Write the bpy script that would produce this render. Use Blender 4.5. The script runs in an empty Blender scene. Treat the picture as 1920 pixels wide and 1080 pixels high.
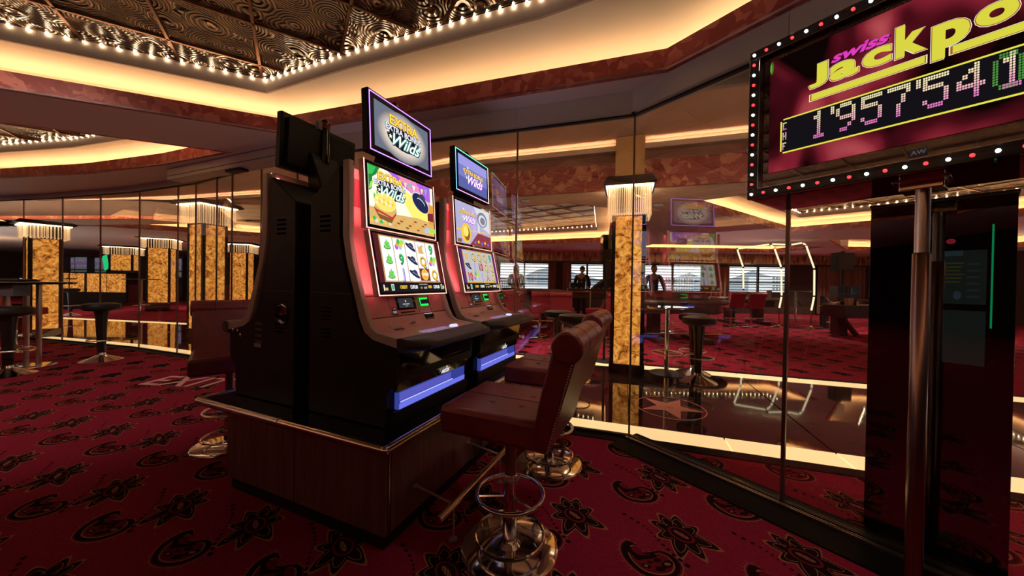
import bpy, bmesh, math, random
from mathutils import Vector, Matrix
random.seed(7)
SC = bpy.context.scene
COL = SC.collection

# ------------------------------------------------------------------ camera
FPX = 650.0; ROLL = .016; PIT = .0085; EYE = 1.2
PROW = 529 + FPX*math.tan(PIT)
_cr, _sr, _cp, _sp = math.cos(ROLL), math.sin(ROLL), math.cos(PIT), math.sin(PIT)
FW = Vector((0, _cp, -_sp)); _R0 = Vector((1, 0, 0)); _U0 = Vector((0, _sp, _cp))
RT = _cr*_R0 + _sr*_U0; UP = -_sr*_R0 + _cr*_U0
cam = bpy.data.cameras.new('camera'); camo = bpy.data.objects.new('camera', cam); COL.objects.link(camo)
cam.sensor_fit = 'HORIZONTAL'; cam.sensor_width = 36; cam.lens = 36*FPX/1920
cam.clip_start = .05; cam.clip_end = 3000
cam.shift_y = (PROW-540)/1920
M = Matrix.Identity(4)
for i in range(3): M[i][0], M[i][1], M[i][2] = RT[i], UP[i], -FW[i]
M[2][3] = EYE
camo.matrix_world = M; SC.camera = camo

# ------------------------------------------------------------------ world, exposure
SC.view_settings.view_transform = 'Standard'; SC.view_settings.look = 'None'
SC.view_settings.exposure = 0.0; SC.view_settings.gamma = 1; SC.view_settings.use_curve_mapping = False
SC.cycles.transparent_max_bounces = 24
SC.cycles.max_bounces = 8; SC.cycles.glossy_bounces = 5; SC.cycles.diffuse_bounces = 4
SC.cycles.caustics_reflective = False; SC.cycles.caustics_refractive = False
SC.cycles.sample_clamp_indirect = 4
W = bpy.data.worlds.new('world'); SC.world = W; W.use_nodes = True
wn = W.node_tree; bgn = wn.nodes['Background']
tc = wn.nodes.new('ShaderNodeTexCoord'); sx = wn.nodes.new('ShaderNodeSeparateXYZ'); cr = wn.nodes.new('ShaderNodeValToRGB')
wn.links.new(tc.outputs['Generated'], sx.inputs[0]); wn.links.new(sx.outputs[2], cr.inputs[0]); wn.links.new(cr.outputs[0], bgn.inputs[0])
cr.color_ramp.elements[0].position = 0; cr.color_ramp.elements[0].color = (.62, .72, .80, 1)
cr.color_ramp.elements[1].position = .3; cr.color_ramp.elements[1].color = (.72, .86, 1.0, 1)
bgn.inputs[1].default_value = 3.6
K_COVE, K_BULB, K_DOWN, K_STRIP = 14.5, 24.0, 2.6, 1.2

def spot(name, loc, target, power, color, size=1.2, blend=.8, soft=.06):
    l = bpy.data.lights.new(name, 'SPOT'); l.energy = power; l.color = color; l.spot_size = size; l.spot_blend = blend; l.shadow_soft_size = soft
    o = bpy.data.objects.new(name, l); o.location = loc; o.rotation_euler = (Vector(target)-Vector(loc)).to_track_quat('-Z', 'Y').to_euler(); COL.objects.link(o); return o
def area(name, loc, size, power, color, rot=(0, 0, 0), size_y=None):
    l = bpy.data.lights.new(name, 'AREA'); l.energy = power; l.color = color; l.size = size
    if size_y: l.shape = 'RECTANGLE'; l.size_y = size_y
    o = bpy.data.objects.new(name, l); o.location = loc; o.rotation_euler = rot; COL.objects.link(o); return o

# unseen spots added above and left of the camera to brighten the carpet
spot('carpet_fill_spot', (.9, .9, 3.05), (1.35, 2.1, 0), 42, (1., .82, .66), 1.5)
spot('carpet_fill_spot', (-3.6, 1.3, 3.05), (-4.4, 4.2, 0), 95, (1., .82, .66), 1.6)
spot('carpet_fill_spot', (-5.4, .9, 3.05), (-6.4, 3.4, 0), 85, (1., .82, .66), 1.6)
# upward fill lamps added out of view to brighten the ceilings
area('fill_uplight_behind', (-1.5, -1.7, 1.9), 6, 42, (1., .74, .70), (math.pi, 0, 0), 2)
area('fill_uplight_left', (-8.5, -.2, 1.9), 4, 40, (1., .74, .70), (math.pi, 0, 0), 3)
area('fill_uplight_far_right', (14, 6.5, 1.7), 4, 110, (1., .76, .56), (math.pi, 0, 0), 4)
area('fill_uplight_far_left', (-20, 11.5, 1.7), 4, 70, (1., .76, .56), (math.pi, 0, 0), 3)
# ------------------------------------------------------------------ pixel -> world helpers for measured positions
def dr(px, py):
    return FW + (px-960)/FPX*RT + (PROW-py)/FPX*UP
def fl(px, py, z=0.):
    d = dr(px, py); k = (z-EYE)/d.z; return Vector((d.x*k, d.y*k))
def at(px, py, Y):
    d = dr(px, py); k = Y/d.y; return Vector((d.x*k, Y, EYE+d.z*k))

# ------------------------------------------------------------------ materials
_mc = {}
def mat(name, col, rough=.5, metal=0., emi=None, es=1., coat=0., alpha=1., spec=None, trans=0.):
    if name in _mc: return _mc[name]
    m = bpy.data.materials.new(name); m.use_nodes = True; b = m.node_tree.nodes['Principled BSDF']
    b.inputs['Base Color'].default_value = (*col, 1); b.inputs['Roughness'].default_value = rough
    b.inputs['Metallic'].default_value = metal; b.inputs['Coat Weight'].default_value = coat
    b.inputs['Alpha'].default_value = alpha; b.inputs['Transmission Weight'].default_value = trans
    if spec is not None: b.inputs['Specular IOR Level'].default_value = spec
    if emi: b.inputs['Emission Color'].default_value = (*emi, 1); b.inputs['Emission Strength'].default_value = es
    _mc[name] = m; return m
def nt(m): return m.node_tree, m.node_tree.nodes, m.node_tree.links, m.node_tree.nodes['Principled BSDF']
def emi(col, s=1.):
    k = 'glow_%03d_%03d_%03d_%03d' % tuple(int(99*min(c, 9)) for c in (*col, s))
    if k in _mc: return _mc[k]
    m = bpy.data.materials.new(k); m.use_nodes = True; n = m.node_tree; n.nodes.clear()
    e = n.nodes.new('ShaderNodeEmission'); o = n.nodes.new('ShaderNodeOutputMaterial')
    e.inputs[0].default_value = (*col, 1); e.inputs[1].default_value = s; n.links.new(e.outputs[0], o.inputs[0])
    _mc[k] = m; return m
def noise_col(m, c1, c2, scale, detail=4, rough=.5, p0=.35, p1=.65, dist=0., vec='Object', stretch=None, emission=False):
    n, N, L, b = nt(m)
    t = N.new('ShaderNodeTexCoord'); x = N.new('ShaderNodeTexNoise'); r = N.new('ShaderNodeValToRGB')
    src = t.outputs[vec]
    if stretch:
        mp = N.new('ShaderNodeMapping'); mp.inputs['Scale'].default_value = stretch; L.new(src, mp.inputs[0]); src = mp.outputs[0]
    L.new(src, x.inputs['Vector']); x.inputs['Scale'].default_value = scale; x.inputs['Detail'].default_value = detail
    x.inputs['Roughness'].default_value = rough; x.inputs['Distortion'].default_value = dist
    L.new(x.outputs[0], r.inputs[0]); r.color_ramp.elements[0].position = p0; r.color_ramp.elements[1].position = p1
    r.color_ramp.elements[0].color = (*c1, 1); r.color_ramp.elements[1].color = (*c2, 1)
    L.new(r.outputs[0], b.inputs['Base Color'])
    if emission: L.new(r.outputs[0], b.inputs['Emission Color'])
    return x, r
def bump(m, src, strength, dist=.01):
    n, N, L, b = nt(m); bp = N.new('ShaderNodeBump'); bp.inputs['Strength'].default_value = strength; bp.inputs['Distance'].default_value = dist
    L.new(src, bp.inputs['Height']); L.new(bp.outputs[0], b.inputs['Normal'])

m_black = mat('black_plastic', (.010, .009, .009), .5, spec=.3)
m_blackgloss = mat('black_gloss', (.006, .006, .007), .07, coat=.5)
m_bronze = mat('bronze_paint', (.62, .54, .50), .4, .1)
m_pink = mat('rose_metal_paint', (.80, .32, .33), .32, .1)
m_chrome = mat('chrome', (.75, .70, .66), .09, 1.)
m_brushed = mat('brushed_steel', (.62, .54, .48), .28, 1.)
m_brass = mat('brass_rail', (.62, .47, .33), .2, 1.)
m_wood = mat('dark_mahogany', (.14, .055, .048), .35, coat=.15)
x, _ = noise_col(m_wood, (.12, .045, .040), (.19, .075, .066), 3, 6, stretch=(14, 14, 1)); bump(m_wood, x.outputs[0], .08)
m_leather = mat('burgundy_leather', (.20, .03, .032), .36, spec=.5)
x, _ = noise_col(m_leather, (.17, .024, .028), (.24, .04, .04), 9, 5); 
x2 = m_leather.node_tree.nodes.new('ShaderNodeTexNoise'); x2.inputs['Scale'].default_value = 160; bump(m_leather, x2.outputs[0], .12, .002)
m_leather_red = mat('red_leather', (.29, .028, .05), .42)
m_seatblack = mat('black_vinyl', (.016, .013, .012), .42, spec=.25)
m_plaster = mat('soffit_plaster', (.86, .70, .68), .75)
m_plaster_far = mat('warm_soffit_plaster', (.90, .74, .60), .75)
m_cream = mat('cove_cream_paint', (.84, .72, .58), .7)
m_border = mat('recess_border_paint', (.42, .30, .25), .7)
m_header = mat('header_metal_grey', (.52, .48, .47), .45, .2)
m_wall = mat('dark_wall_paint', (.05, .03, .028), .7)
m_peach = mat('corridor_ceiling_paint', (.80, .56, .42), .6)
x, _ = noise_col(m_peach, (.76, .53, .39), (.84, .60, .46), 1.2, 3)
# carpet
m_carpet = mat('red_carpet', (.30, .015, .040), .95, spec=.1)
x, _ = noise_col(m_carpet, (.23, .011, .035), (.31, .018, .050), 60, 6, .7)
x3 = m_carpet.node_tree.nodes.new('ShaderNodeTexNoise'); x3.inputs['Scale'].default_value = 400; bump(m_carpet, x3.outputs[0], .35, .003)
m_cdark = mat('carpet_black_yarn', (.018, .006, .008), .95, spec=.05)
m_ctan = mat('carpet_tan_yarn', (.36, .13, .075), .95, spec=.05)
m_cred = mat('carpet_deep_red_yarn', (.17, .012, .022), .95, spec=.05)
# brushed swirl fascia
def fascia_mat(name, c0, c1, c2, scale):
    m = mat(name, c0, .55); n, N, L, b = nt(m)
    t = N.new('ShaderNodeTexCoord'); mp = N.new('ShaderNodeMapping'); mp.inputs['Rotation'].default_value = (.3, .5, .6)
    nz = N.new('ShaderNodeTexNoise'); nz.inputs['Scale'].default_value = scale*.35; nz.inputs['Detail'].default_value = 2
    ad = N.new('ShaderNodeMixRGB'); ad.blend_type = 'ADD'; ad.inputs[0].default_value = .28
    v = N.new('ShaderNodeTexVoronoi'); v.inputs['Scale'].default_value = scale; v.inputs['Randomness'].default_value = 1
    sp = N.new('ShaderNodeSeparateColor'); r = N.new('ShaderNodeValToRGB')
    L.new(t.outputs['Object'], mp.inputs[0]); L.new(mp.outputs[0], nz.inputs['Vector']); L.new(mp.outputs[0], ad.inputs[1]); L.new(nz.outputs[1], ad.inputs[2])
    L.new(ad.outputs[0], v.inputs['Vector']); L.new(v.outputs['Color'], sp.inputs[0]); L.new(sp.outputs[0], r.inputs[0])
    e = r.color_ramp.elements; e[0].color = (*c0, 1); e[1].color = (*c2, 1); e[1].position = 1; k = e.new(.55); k.color = (*c1, 1)
    L.new(r.outputs[0], b.inputs['Base Color']); return m
m_fascia = fascia_mat('red_swirled_plaster', (.34, .055, .045), (.44, .09, .07), (.66, .20, .15), 15)
m_fascia2 = fascia_mat('red_flecked_plaster', (.34, .055, .045), (.42, .08, .06), (.80, .38, .22), 12)
# embossed tin with concentric swirls
m_tin = mat('embossed_copper_tin', (.10, .055, .035), .28, 1.)
n, N, L, b = nt(m_tin)
t = N.new('ShaderNodeTexCoord'); nz = N.new('ShaderNodeTexNoise'); nz.inputs['Scale'].default_value = 3.5; nz.inputs['Detail'].default_value = 2
ad = N.new('ShaderNodeMixRGB'); ad.blend_type = 'ADD'; ad.inputs[0].default_value = .06
v = N.new('ShaderNodeTexVoronoi'); v.inputs['Scale'].default_value = 4.2; v.inputs['Randomness'].default_value = .8
mu = N.new('ShaderNodeMath'); mu.operation = 'MULTIPLY'; mu.inputs[1].default_value = 70
si = N.new('ShaderNodeMath'); si.operation = 'SINE'
L.new(t.outputs['Object'], nz.inputs['Vector']); L.new(t.outputs['Object'], ad.inputs[1]); L.new(nz.outputs[1], ad.inputs[2]); L.new(ad.outputs[0], v.inputs['Vector'])
L.new(v.outputs['Distance'], mu.inputs[0]); L.new(mu.outputs[0], si.inputs[0]); bump(m_tin, si.outputs[0], .9, .012)
r = N.new('ShaderNodeValToRGB'); L.new(si.outputs[0], r.inputs[0]); r.color_ramp.elements[0].color = (.05, .026, .016, 1); r.color_ramp.elements[1].color = (.21, .12, .07, 1)
r.color_ramp.elements[0].position = .1; r.color_ramp.elements[1].position = .95; L.new(r.outputs[0], b.inputs['Base Color'])
m_rib = mat('copper_rib', (.26, .13, .08), .3, .9)
m_led = mat('warm_cove_led', (1, 1, 1), emi=(1., .70, .36), es=K_COVE)
m_led_far = mat('warm_cove_led_far_room', (1, 1, 1), emi=(1., .68, .34), es=26.)
m_bulb = mat('warm_bulb_glass', (1, 1, 1), emi=(1., .80, .48), es=K_BULB)
m_strip = mat('backlit_floor_panel', (.6, .5, .4), .12, emi=(1., .71, .34), es=K_STRIP)
m_marble = mat('black_marble', (.012, .009, .008), .04, coat=.6)
x, _ = noise_col(m_marble, (.008, .006, .006), (.03, .022, .018), 30, 8, .7)
m_border_stone = mat('black_stone_border', (.004, .003, .003), .5, spec=.05)
m_onyx = mat('backlit_onyx', (.5, .3, .1), .2, emi=(1, .6, .2), es=1.0)
n, N, L, b = nt(m_onyx)
t = N.new('ShaderNodeTexCoord'); nz = N.new('ShaderNodeTexNoise'); nz.inputs['Scale'].default_value = 8; nz.inputs['Detail'].default_value = 10; nz.inputs['Roughness'].default_value = .72; nz.inputs['Distortion'].default_value = 1.6
r = N.new('ShaderNodeValToRGB'); L.new(t.outputs['Object'], nz.inputs['Vector']); L.new(nz.outputs[0], r.inputs[0])
e = r.color_ramp.elements; e[0].position = .36; e[0].color = (.07, .02, .004, 1); e[1].position = .66; e[1].color = (1., .58, .16, 1)
k = e.new(.45); k.color = (.50, .17, .025, 1); k = e.new(.54); k.color = (.84, .37, .06, 1)
L.new(r.outputs[0], b.inputs['Base Color']); L.new(r.outputs[0], b.inputs['Emission Color'])
# thin clear glass: transparent sheet with schlick mirror reflection
def glass_mat(name, tint=(.96, .93, .90), r0=.10):
    m = bpy.data.materials.new(name); m.use_nodes = True; n = m.node_tree; n.nodes.clear(); N = n.nodes; L = n.links
    o = N.new('ShaderNodeOutputMaterial'); mx = N.new('ShaderNodeMixShader'); tr = N.new('ShaderNodeBsdfTransparent'); g = N.new('ShaderNodeBsdfGlossy')
    tr.inputs[0].default_value = (*tint, 1); g.inputs[0].default_value = (1, 1, 1, 1); g.inputs['Roughness'].default_value = 0
    lw = N.new('ShaderNodeLayerWeight'); lw.inputs[0].default_value = .5
    p = N.new('ShaderNodeMath'); p.operation = 'POWER'; p.inputs[1].default_value = 4.5
    a = N.new('ShaderNodeMath'); a.operation = 'MULTIPLY_ADD'; a.inputs[1].default_value = 1-r0; a.inputs[2].default_value = r0; a.use_clamp = True
    L.new(lw.outputs['Facing'], p.inputs[0]); L.new(p.outputs[0], a.inputs[0]); L.new(a.outputs[0], mx.inputs[0])
    L.new(tr.outputs[0], mx.inputs[1]); L.new(g.outputs[0], mx.inputs[2]); L.new(mx.outputs[0], o.inputs[0]); return m
m_glass = glass_mat('clear_partition_glass')
m_acryl = glass_mat('clear_acrylic', (.85, .88, .88), .12)
m_crystal = mat('crystal_rod', (.95, .80, .62), .12, alpha=.8, emi=(1., .70, .38), es=.45)  # added glow stands in for canopy light caught by the rods

# ------------------------------------------------------------------ mesh builder
class G:
    def __init__(s, xf=None): s.v = []; s.f = []; s.m = []; s.xf = xf
    def add(s, vs, fs, mi=0):
        n = len(s.v)
        s.v += [tuple(s.xf(p)) if s.xf else tuple(p) for p in vs]
        s.f += [tuple(n+i for i in f) for f in fs]; s.m += [mi]*len(fs); return s
    def box(s, x0, x1, y0, y1, z0, z1, mi=0):
        return s.add([(x0,y0,z0),(x1,y0,z0),(x1,y1,z0),(x0,y1,z0),(x0,y0,z1),(x1,y0,z1),(x1,y1,z1),(x0,y1,z1)],
                     [(0,3,2,1),(4,5,6,7),(0,1,5,4),(1,2,6,5),(2,3,7,6),(3,0,4,7)], mi)
    def obox(s, c, ax, ay, az, mi=0):      # centre and three half-axis vectors
        c, ax, ay, az = map(Vector, (c, ax, ay, az)); P = []
        for k in (-1, 1):
            for i, j in ((-1,-1),(1,-1),(1,1),(-1,1)): P.append(c+ax*i+ay*j+az*k)
        return s.add(P, [(0,3,2,1),(4,5,6,7),(0,1,5,4),(1,2,6,5),(2,3,7,6),(3,0,4,7)], mi)
    def prx(s, prof, x0, x1, mi=0):        # (y,z) profile swept along x
        n = len(prof)
        return s.add([(x0, *p) for p in prof]+[(x1, *p) for p in prof],
                     [tuple(range(n)), tuple(range(2*n-1, n-1, -1))]+[(i, n+i, n+(i+1) % n, (i+1) % n) for i in range(n)], mi)
    def prz(s, poly, z0, z1, mi=0):
        n = len(poly)
        return s.add([(p[0], p[1], z0) for p in poly]+[(p[0], p[1], z1) for p in poly],
                     [tuple(range(n-1, -1, -1)), tuple(range(n, 2*n))]+[(i, (i+1) % n, n+(i+1) % n, n+i) for i in range(n)], mi)
    def tube(s, pts, r, n=8, closed=False, mi=0, cap=True):
        pts = [Vector(p) for p in pts]; m = len(pts); R = r if isinstance(r, (list, tuple)) else [r]*m; vs = []; prev = None
        for i, p in enumerate(pts):
            a = pts[(i-1) % m] if (closed or i > 0) else p; b_ = pts[(i+1) % m] if (closed or i < m-1) else p
            d = (b_-a).normalized()
            up = Vector((0, 0, 1)) if abs(d.z) < .95 else Vector((0, 1, 0))
            if prev is not None and abs(prev.dot(d)) < .95: u = (prev - d*prev.dot(d)).normalized()
            else: u = d.cross(up).normalized()
            prev = u; w = d.cross(u)
            vs += [p+(u*math.cos(q*2*math.pi/n)+w*math.sin(q*2*math.pi/n))*R[i] for q in range(n)]
        fs = []
        for i in range(m if closed else m-1):
            j = (i+1) % m
            fs += [(i*n+q, i*n+(q+1) % n, j*n+(q+1) % n, j*n+q) for q in range(n)]
        if not closed and cap: fs += [tuple(range(n-1, -1, -1)), tuple(range((m-1)*n, m*n))]
        return s.add(vs, fs, mi)
    def ring(s, c, R, r, n=32, k=8, mi=0):
        return s.tube([(c[0]+R*math.cos(a*2*math.pi/n), c[1]+R*math.sin(a*2*math.pi/n), c[2]) for a in range(n)], r, k, True, mi)
    def lathe(s, prof, c=(0, 0, 0), n=24, mi=0):
        m = len(prof); vs = []; fs = []
        for (r_, z) in prof:
            vs += [(c[0]+r_*math.cos(a*2*math.pi/n), c[1]+r_*math.sin(a*2*math.pi/n), c[2]+z) for a in range(n)]
        for i in range(m-1): fs += [(i*n+q, i*n+(q+1) % n, (i+1)*n+(q+1) % n, (i+1)*n+q) for q in range(n)]
        fs += [tuple(range(n-1, -1, -1)), tuple(range((m-1)*n, m*n))]
        return s.add(vs, fs, mi)
    def sph(s, c, r, nu=10, nv=6, mi=0):
        if not isinstance(r, (tuple, list)): r = (r, r, r)
        vs = [(c[0], c[1], c[2]-r[2])]; fs = []
        for i in range(1, nv):
            a = math.pi*i/nv-math.pi/2
            vs += [(c[0]+r[0]*math.cos(a)*math.cos(2*math.pi*q/nu), c[1]+r[1]*math.cos(a)*math.sin(2*math.pi*q/nu), c[2]+r[2]*math.sin(a)) for q in range(nu)]
        vs.append((c[0], c[1], c[2]+r[2])); L_ = len(vs)-1
        for q in range(nu):
            fs.append((0, 1+(q+1) % nu, 1+q)); fs.append((L_, L_-nu+q, L_-nu+(q+1) % nu))
            for i in range(nv-2): fs.append((1+i*nu+q, 1+i*nu+(q+1) % nu, 1+(i+1)*nu+(q+1) % nu, 1+(i+1)*nu+q))
        return s.add(vs, fs, mi)
    def mesh(s, name, mats, smooth=True):
        me = bpy.data.meshes.new(name); me.from_pydata(s.v, [], s.f)
        for m_ in (mats if isinstance(mats, (list, tuple)) else [mats]): me.materials.append(m_)
        if len(set(s.m)) > 1: me.polygons.foreach_set('material_index', s.m)
        b_ = bmesh.new(); b_.from_mesh(me); bmesh.ops.recalc_face_normals(b_, faces=b_.faces); b_.to_mesh(me); b_.free()
        if smooth:
            me.polygons.foreach_set('use_smooth', [True]*len(me.polygons)); me.set_sharp_from_angle(angle=math.radians(38))
        return me
    def build(s, name, mats, parent=None, bevel=0, smooth=True):
        o = bpy.data.objects.new(name, s.mesh(name, mats, smooth)); COL.objects.link(o); o.parent = parent
        if bevel:
            bv = o.modifiers.new('bevel', 'BEVEL'); bv.width = bevel; bv.segments = 2; bv.limit_method = 'ANGLE'; bv.angle_limit = math.radians(40)
        return o
def tag(o, label=None, cat=None, group=None, kind=None):
    for k, v_ in (('label', label), ('category', cat), ('group', group), ('kind', kind)):
        if v_: o[k] = v_
    return o
def empty(name, loc=(0, 0, 0), rz=0, label=None, cat=None, group=None, kind=None):
    o = bpy.data.objects.new(name, None); o.empty_display_size = .1; COL.objects.link(o); o.location = loc; o.rotation_euler = (0, 0, rz)
    return tag(o, label, cat, group, kind)
def kids():
    d = {}
    for o in bpy.data.objects:
        if o.parent: d.setdefault(o.parent, []).append(o)
    return d
def copy_tree(o, kd=None, parent=None):
    if kd is None: kd = kids()
    c = o.copy(); COL.objects.link(c); c.parent = parent
    for ch in kd.get(o, []): copy_tree(ch, kd, c)
    return c
def share(src, name, parent, loc, rz=0):
    o = src.copy(); o.name = name; COL.objects.link(o); o.parent = parent; o.location = loc; o.rotation_euler = (0, 0, rz); return o
def poly_fill(loops, z, flip=False):
    """flat polygon with holes -> (verts, tris)"""
    b_ = bmesh.new(); es = []
    for lp in loops:
        vs = [b_.verts.new((p[0], p[1], z)) for p in lp]
        es += [b_.edges.new((vs[i], vs[(i+1) % len(vs)])) for i in range(len(vs))]
    bmesh.ops.triangle_fill(b_, use_beauty=True, use_dissolve=False, edges=es)
    b_.verts.index_update(); V = [tuple(v_.co) for v_ in b_.verts]; Fc = [tuple(v_.index for v_ in f.verts) for f in b_.faces]; b_.free()
    return V, Fc
def slab(name, loops, z0, z1, mats, parent=None):
    g = G()
    for z in (z0, z1): g.add(*poly_fill(loops, z))
    for lp in loops:
        n = len(lp); g.add([(p[0], p[1], z0) for p in lp]+[(p[0], p[1], z1) for p in lp], [(i, (i+1) % n, n+(i+1) % n, n+i) for i in range(n)])
    return g.build(name, mats, parent, smooth=False)
def ccw(P):
    a = sum(P[i][0]*P[(i+1) % len(P)][1]-P[(i+1) % len(P)][0]*P[i][1] for i in range(len(P)))
    return list(P) if a > 0 else list(P)[::-1]
def offset(P, d):      # closed ccw polygon, positive = outwards
    P = [Vector(p[:2]) for p in ccw(P)]; n = len(P); out = []
    for i in range(n):
        a = (P[i]-P[i-1]).normalized(); b_ = (P[(i+1) % n]-P[i]).normalized()
        na = Vector((a.y, -a.x)); nb = Vector((b_.y, -b_.x)); m_ = (na+nb).normalized(); out.append(P[i]+m_*(d/max(.3, m_.dot(na))))
    return out
def offline(P, d):     # open polyline, positive = to the left of travel
    P = [Vector(p[:2]) for p in P]; n = len(P); out = []
    for i in range(n):
        a = (P[i]-P[i-1]).normalized() if i else None; b_ = (P[i+1]-P[i]).normalized() if i < n-1 else None
        a = a or b_; b_ = b_ or a; na = Vector((-a.y, a.x)); nb = Vector((-b_.y, b_.x)); m_ = (na+nb).normalized(); out.append(P[i]+m_*(d/max(.3, m_.dot(na))))
    return out
def clip(poly, clipper):   # convex clip
    out = [Vector(p[:2]) for p in poly]; C = ccw(clipper)
    for i in range(len(C)):
        a = Vector(C[i][:2]); b_ = Vector(C[(i+1) % len(C)][:2]); e_ = b_-a; res = []
        ins = lambda p: e_.x*(p.y-a.y)-e_.y*(p.x-a.x)
        for j in range(len(out)):
            p, q = out[j-1], out[j]; sp, sq = ins(p), ins(q)
            if (sp >= 0) != (sq >= 0): res.append(p+(q-p)*(sp/(sp-sq)))
            if sq >= 0: res.append(q)
        out = res
        if len(out) < 3: return []
    return out
def inside(p, P):
    c = False; n = len(P)
    for i in range(n):
        a, b_ = P[i], P[i-1]
        if (a[1] > p[1]) != (b_[1] > p[1]) and p[0] < (b_[0]-a[0])*(p[1]-a[1])/(b_[1]-a[1])+a[0]: c = not c
    return c
def text_mesh(body, size, mats, origin, ux, uz, parent=None, name='lettering', shear=0, bold=0, extrude=.0004, align='CENTER', nrm=None, sx=1.):
    cu = bpy.data.curves.new('t', 'FONT'); cu.body = body; cu.size = size; cu.shear = shear; cu.offset = bold; cu.extrude = extrude; cu.align_x = align; cu.align_y = 'CENTER'
    cu.resolution_u = 4
    to = bpy.data.objects.new('t', cu); me = bpy.data.meshes.new_from_object(to); bpy.data.objects.remove(to)
    ux, uz, origin = Vector(ux).normalized(), Vector(uz).normalized(), Vector(origin); nn = ux.cross(uz) if nrm is None else Vector(nrm)
    for v_ in me.vertices: v_.co = origin+ux*v_.co.x*sx+uz*v_.co.y+nn*v_.co.z
    me.materials.clear(); me.materials.append(mats); me.name = name
    o = bpy.data.objects.new(name, me); COL.objects.link(o); o.parent = parent; return o

# ================================================================== ROOM PLAN
G1 = Vector((.935, 2.706)); DR = Vector((.585, -.811)); DL = Vector((-.951, .309))
PA = G1 + DL*2.884; PB = Vector((-4.75, 5.2)); PC = Vector((-6.35, 5.8)); PD = Vector((-8.6, 6.4)); PE = Vector((-14, 7.4))
QR = G1 - DL*8.5                      # corridor edge continues straight to the right
QR2 = G1 + DR*5.5                     # glass turns towards us
edge = [PE, PD, PC, PB, PA, G1, QR]   # near edge of the corridor, left to right
YW = 15.0
# ---- floor ---------------------------------------------------------------
near_poly = [(-14, -6), (6, -6), (9, -1.5), tuple(QR), tuple(G1), tuple(PA), tuple(PB), tuple(PC), tuple(PD), tuple(PE)]
far_edge = offline(edge, 2.62)
far_poly = [tuple(p) for p in far_edge] + [(17, .2), (17, YW), (-30, YW+14), (-30, 12)]
floor = tag(slab('floor', [near_poly], -.08, 0, m_carpet), kind='structure')
floor2 = tag(slab('floor', [far_poly], -.08, 0, m_carpet), kind='structure')
# ---- woven carpet motifs (flat print) ------------------------------------
def catmull(P, n=4, closed=True):
    out = []; m = len(P)
    for i in range(m if closed else m-1):
        p0, p1, p2, p3 = (Vector(P[(i+k) % m]) if closed else Vector(P[min(max(i+k, 0), m-1)]) for k in (-1, 0, 1, 2))
        for j in range(n):
            t_ = j/n; out.append(.5*((2*p1)+(p2-p0)*t_+(2*p0-5*p1+4*p2-p3)*t_*t_+(3*p1-p0-3*p2+p3)*t_**3))
    if not closed: out.append(Vector(P[-1]))
    return out
def motif_piece(P, kind, w, n):
    "returns verts, faces of a filled shape or ribbon"
    C_ = catmull(P, n, kind != 'line')
    if kind == 'fill': return [tuple(c) for c in C_], [tuple(range(len(C_)))]
    V = []; Fc = []; m = len(C_)
    for i, c in enumerate(C_):
        a = C_[i-1] if (i or kind == 'loop') else c; b_ = C_[(i+1) % m] if (i < m-1 or kind == 'loop') else c
        d = (b_-a).normalized() if (b_-a).length > 1e-6 else Vector((1, 0)); nn = Vector((-d.y, d.x))*w/2; V += [tuple(c+nn), tuple(c-nn)]
    for i in range(m if kind == 'loop' else m-1):
        j = (i+1) % m; Fc.append((2*i, 2*i+1, 2*j+1, 2*j))
    return V, Fc
pc = Vector((.735, 1.985)); lc = Vector((.83, 1.662))
PAIS = [(.634,2.078),(.664,2.098),(.694,2.075),(.700,2.035),(.735,2.03),(.790,2.040),(.832,2.012),(.842,1.955),(.800,1.905),(.727,1.894),(.660,1.920),(.622,1.985),(.618,2.04)]
PAIS = [Vector(p)-pc for p in PAIS]
def shr(P, s, o=(0, 0)): c = sum((Vector(p) for p in P), Vector((0, 0)))/len(P); return [c+(Vector(p)-c)*s+Vector(o) for p in P]
HOOK = [Vector(p)-pc for p in [(.662,2.062),(.650,2.045),(.668,2.015),(.70,2.0),(.76,2.013)]]
LOT = [(.722,1.745),(.786,1.795),(.812,1.735),(.862,1.782),(.878,1.715),(.925,1.672),(.905,1.632),(.955,1.560),(.888,1.580),(.862,1.508),(.824,1.540),(.762,1.512),(.748,1.61),(.712,1.67)]
LOT = [Vector(p)-lc for p in LOT]
ov = lambda cx, cy, a, b_, rot=0, n=8: [Vector((cx+a*math.cos(2*math.pi*i/n)*math.cos(rot)-b_*math.sin(2*math.pi*i/n)*math.sin(rot), cy+a*math.cos(2*math.pi*i/n)*math.sin(rot)+b_*math.sin(2*math.pi*i/n)*math.cos(rot))) for i in range(n)]
DOTS = [(.605,1.795,.011),(.63,1.763,.010),(.653,1.734,.009),(.671,1.709,.007),(.684,1.686,.006),(.692,1.664,.006),(.700,1.640,.006),(.706,1.614,.007),(.716,1.586,.008),(.726,1.558,.009),(.738,1.528,.010),(.752,1.500,.011),(.768,1.470,.012)]
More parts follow.
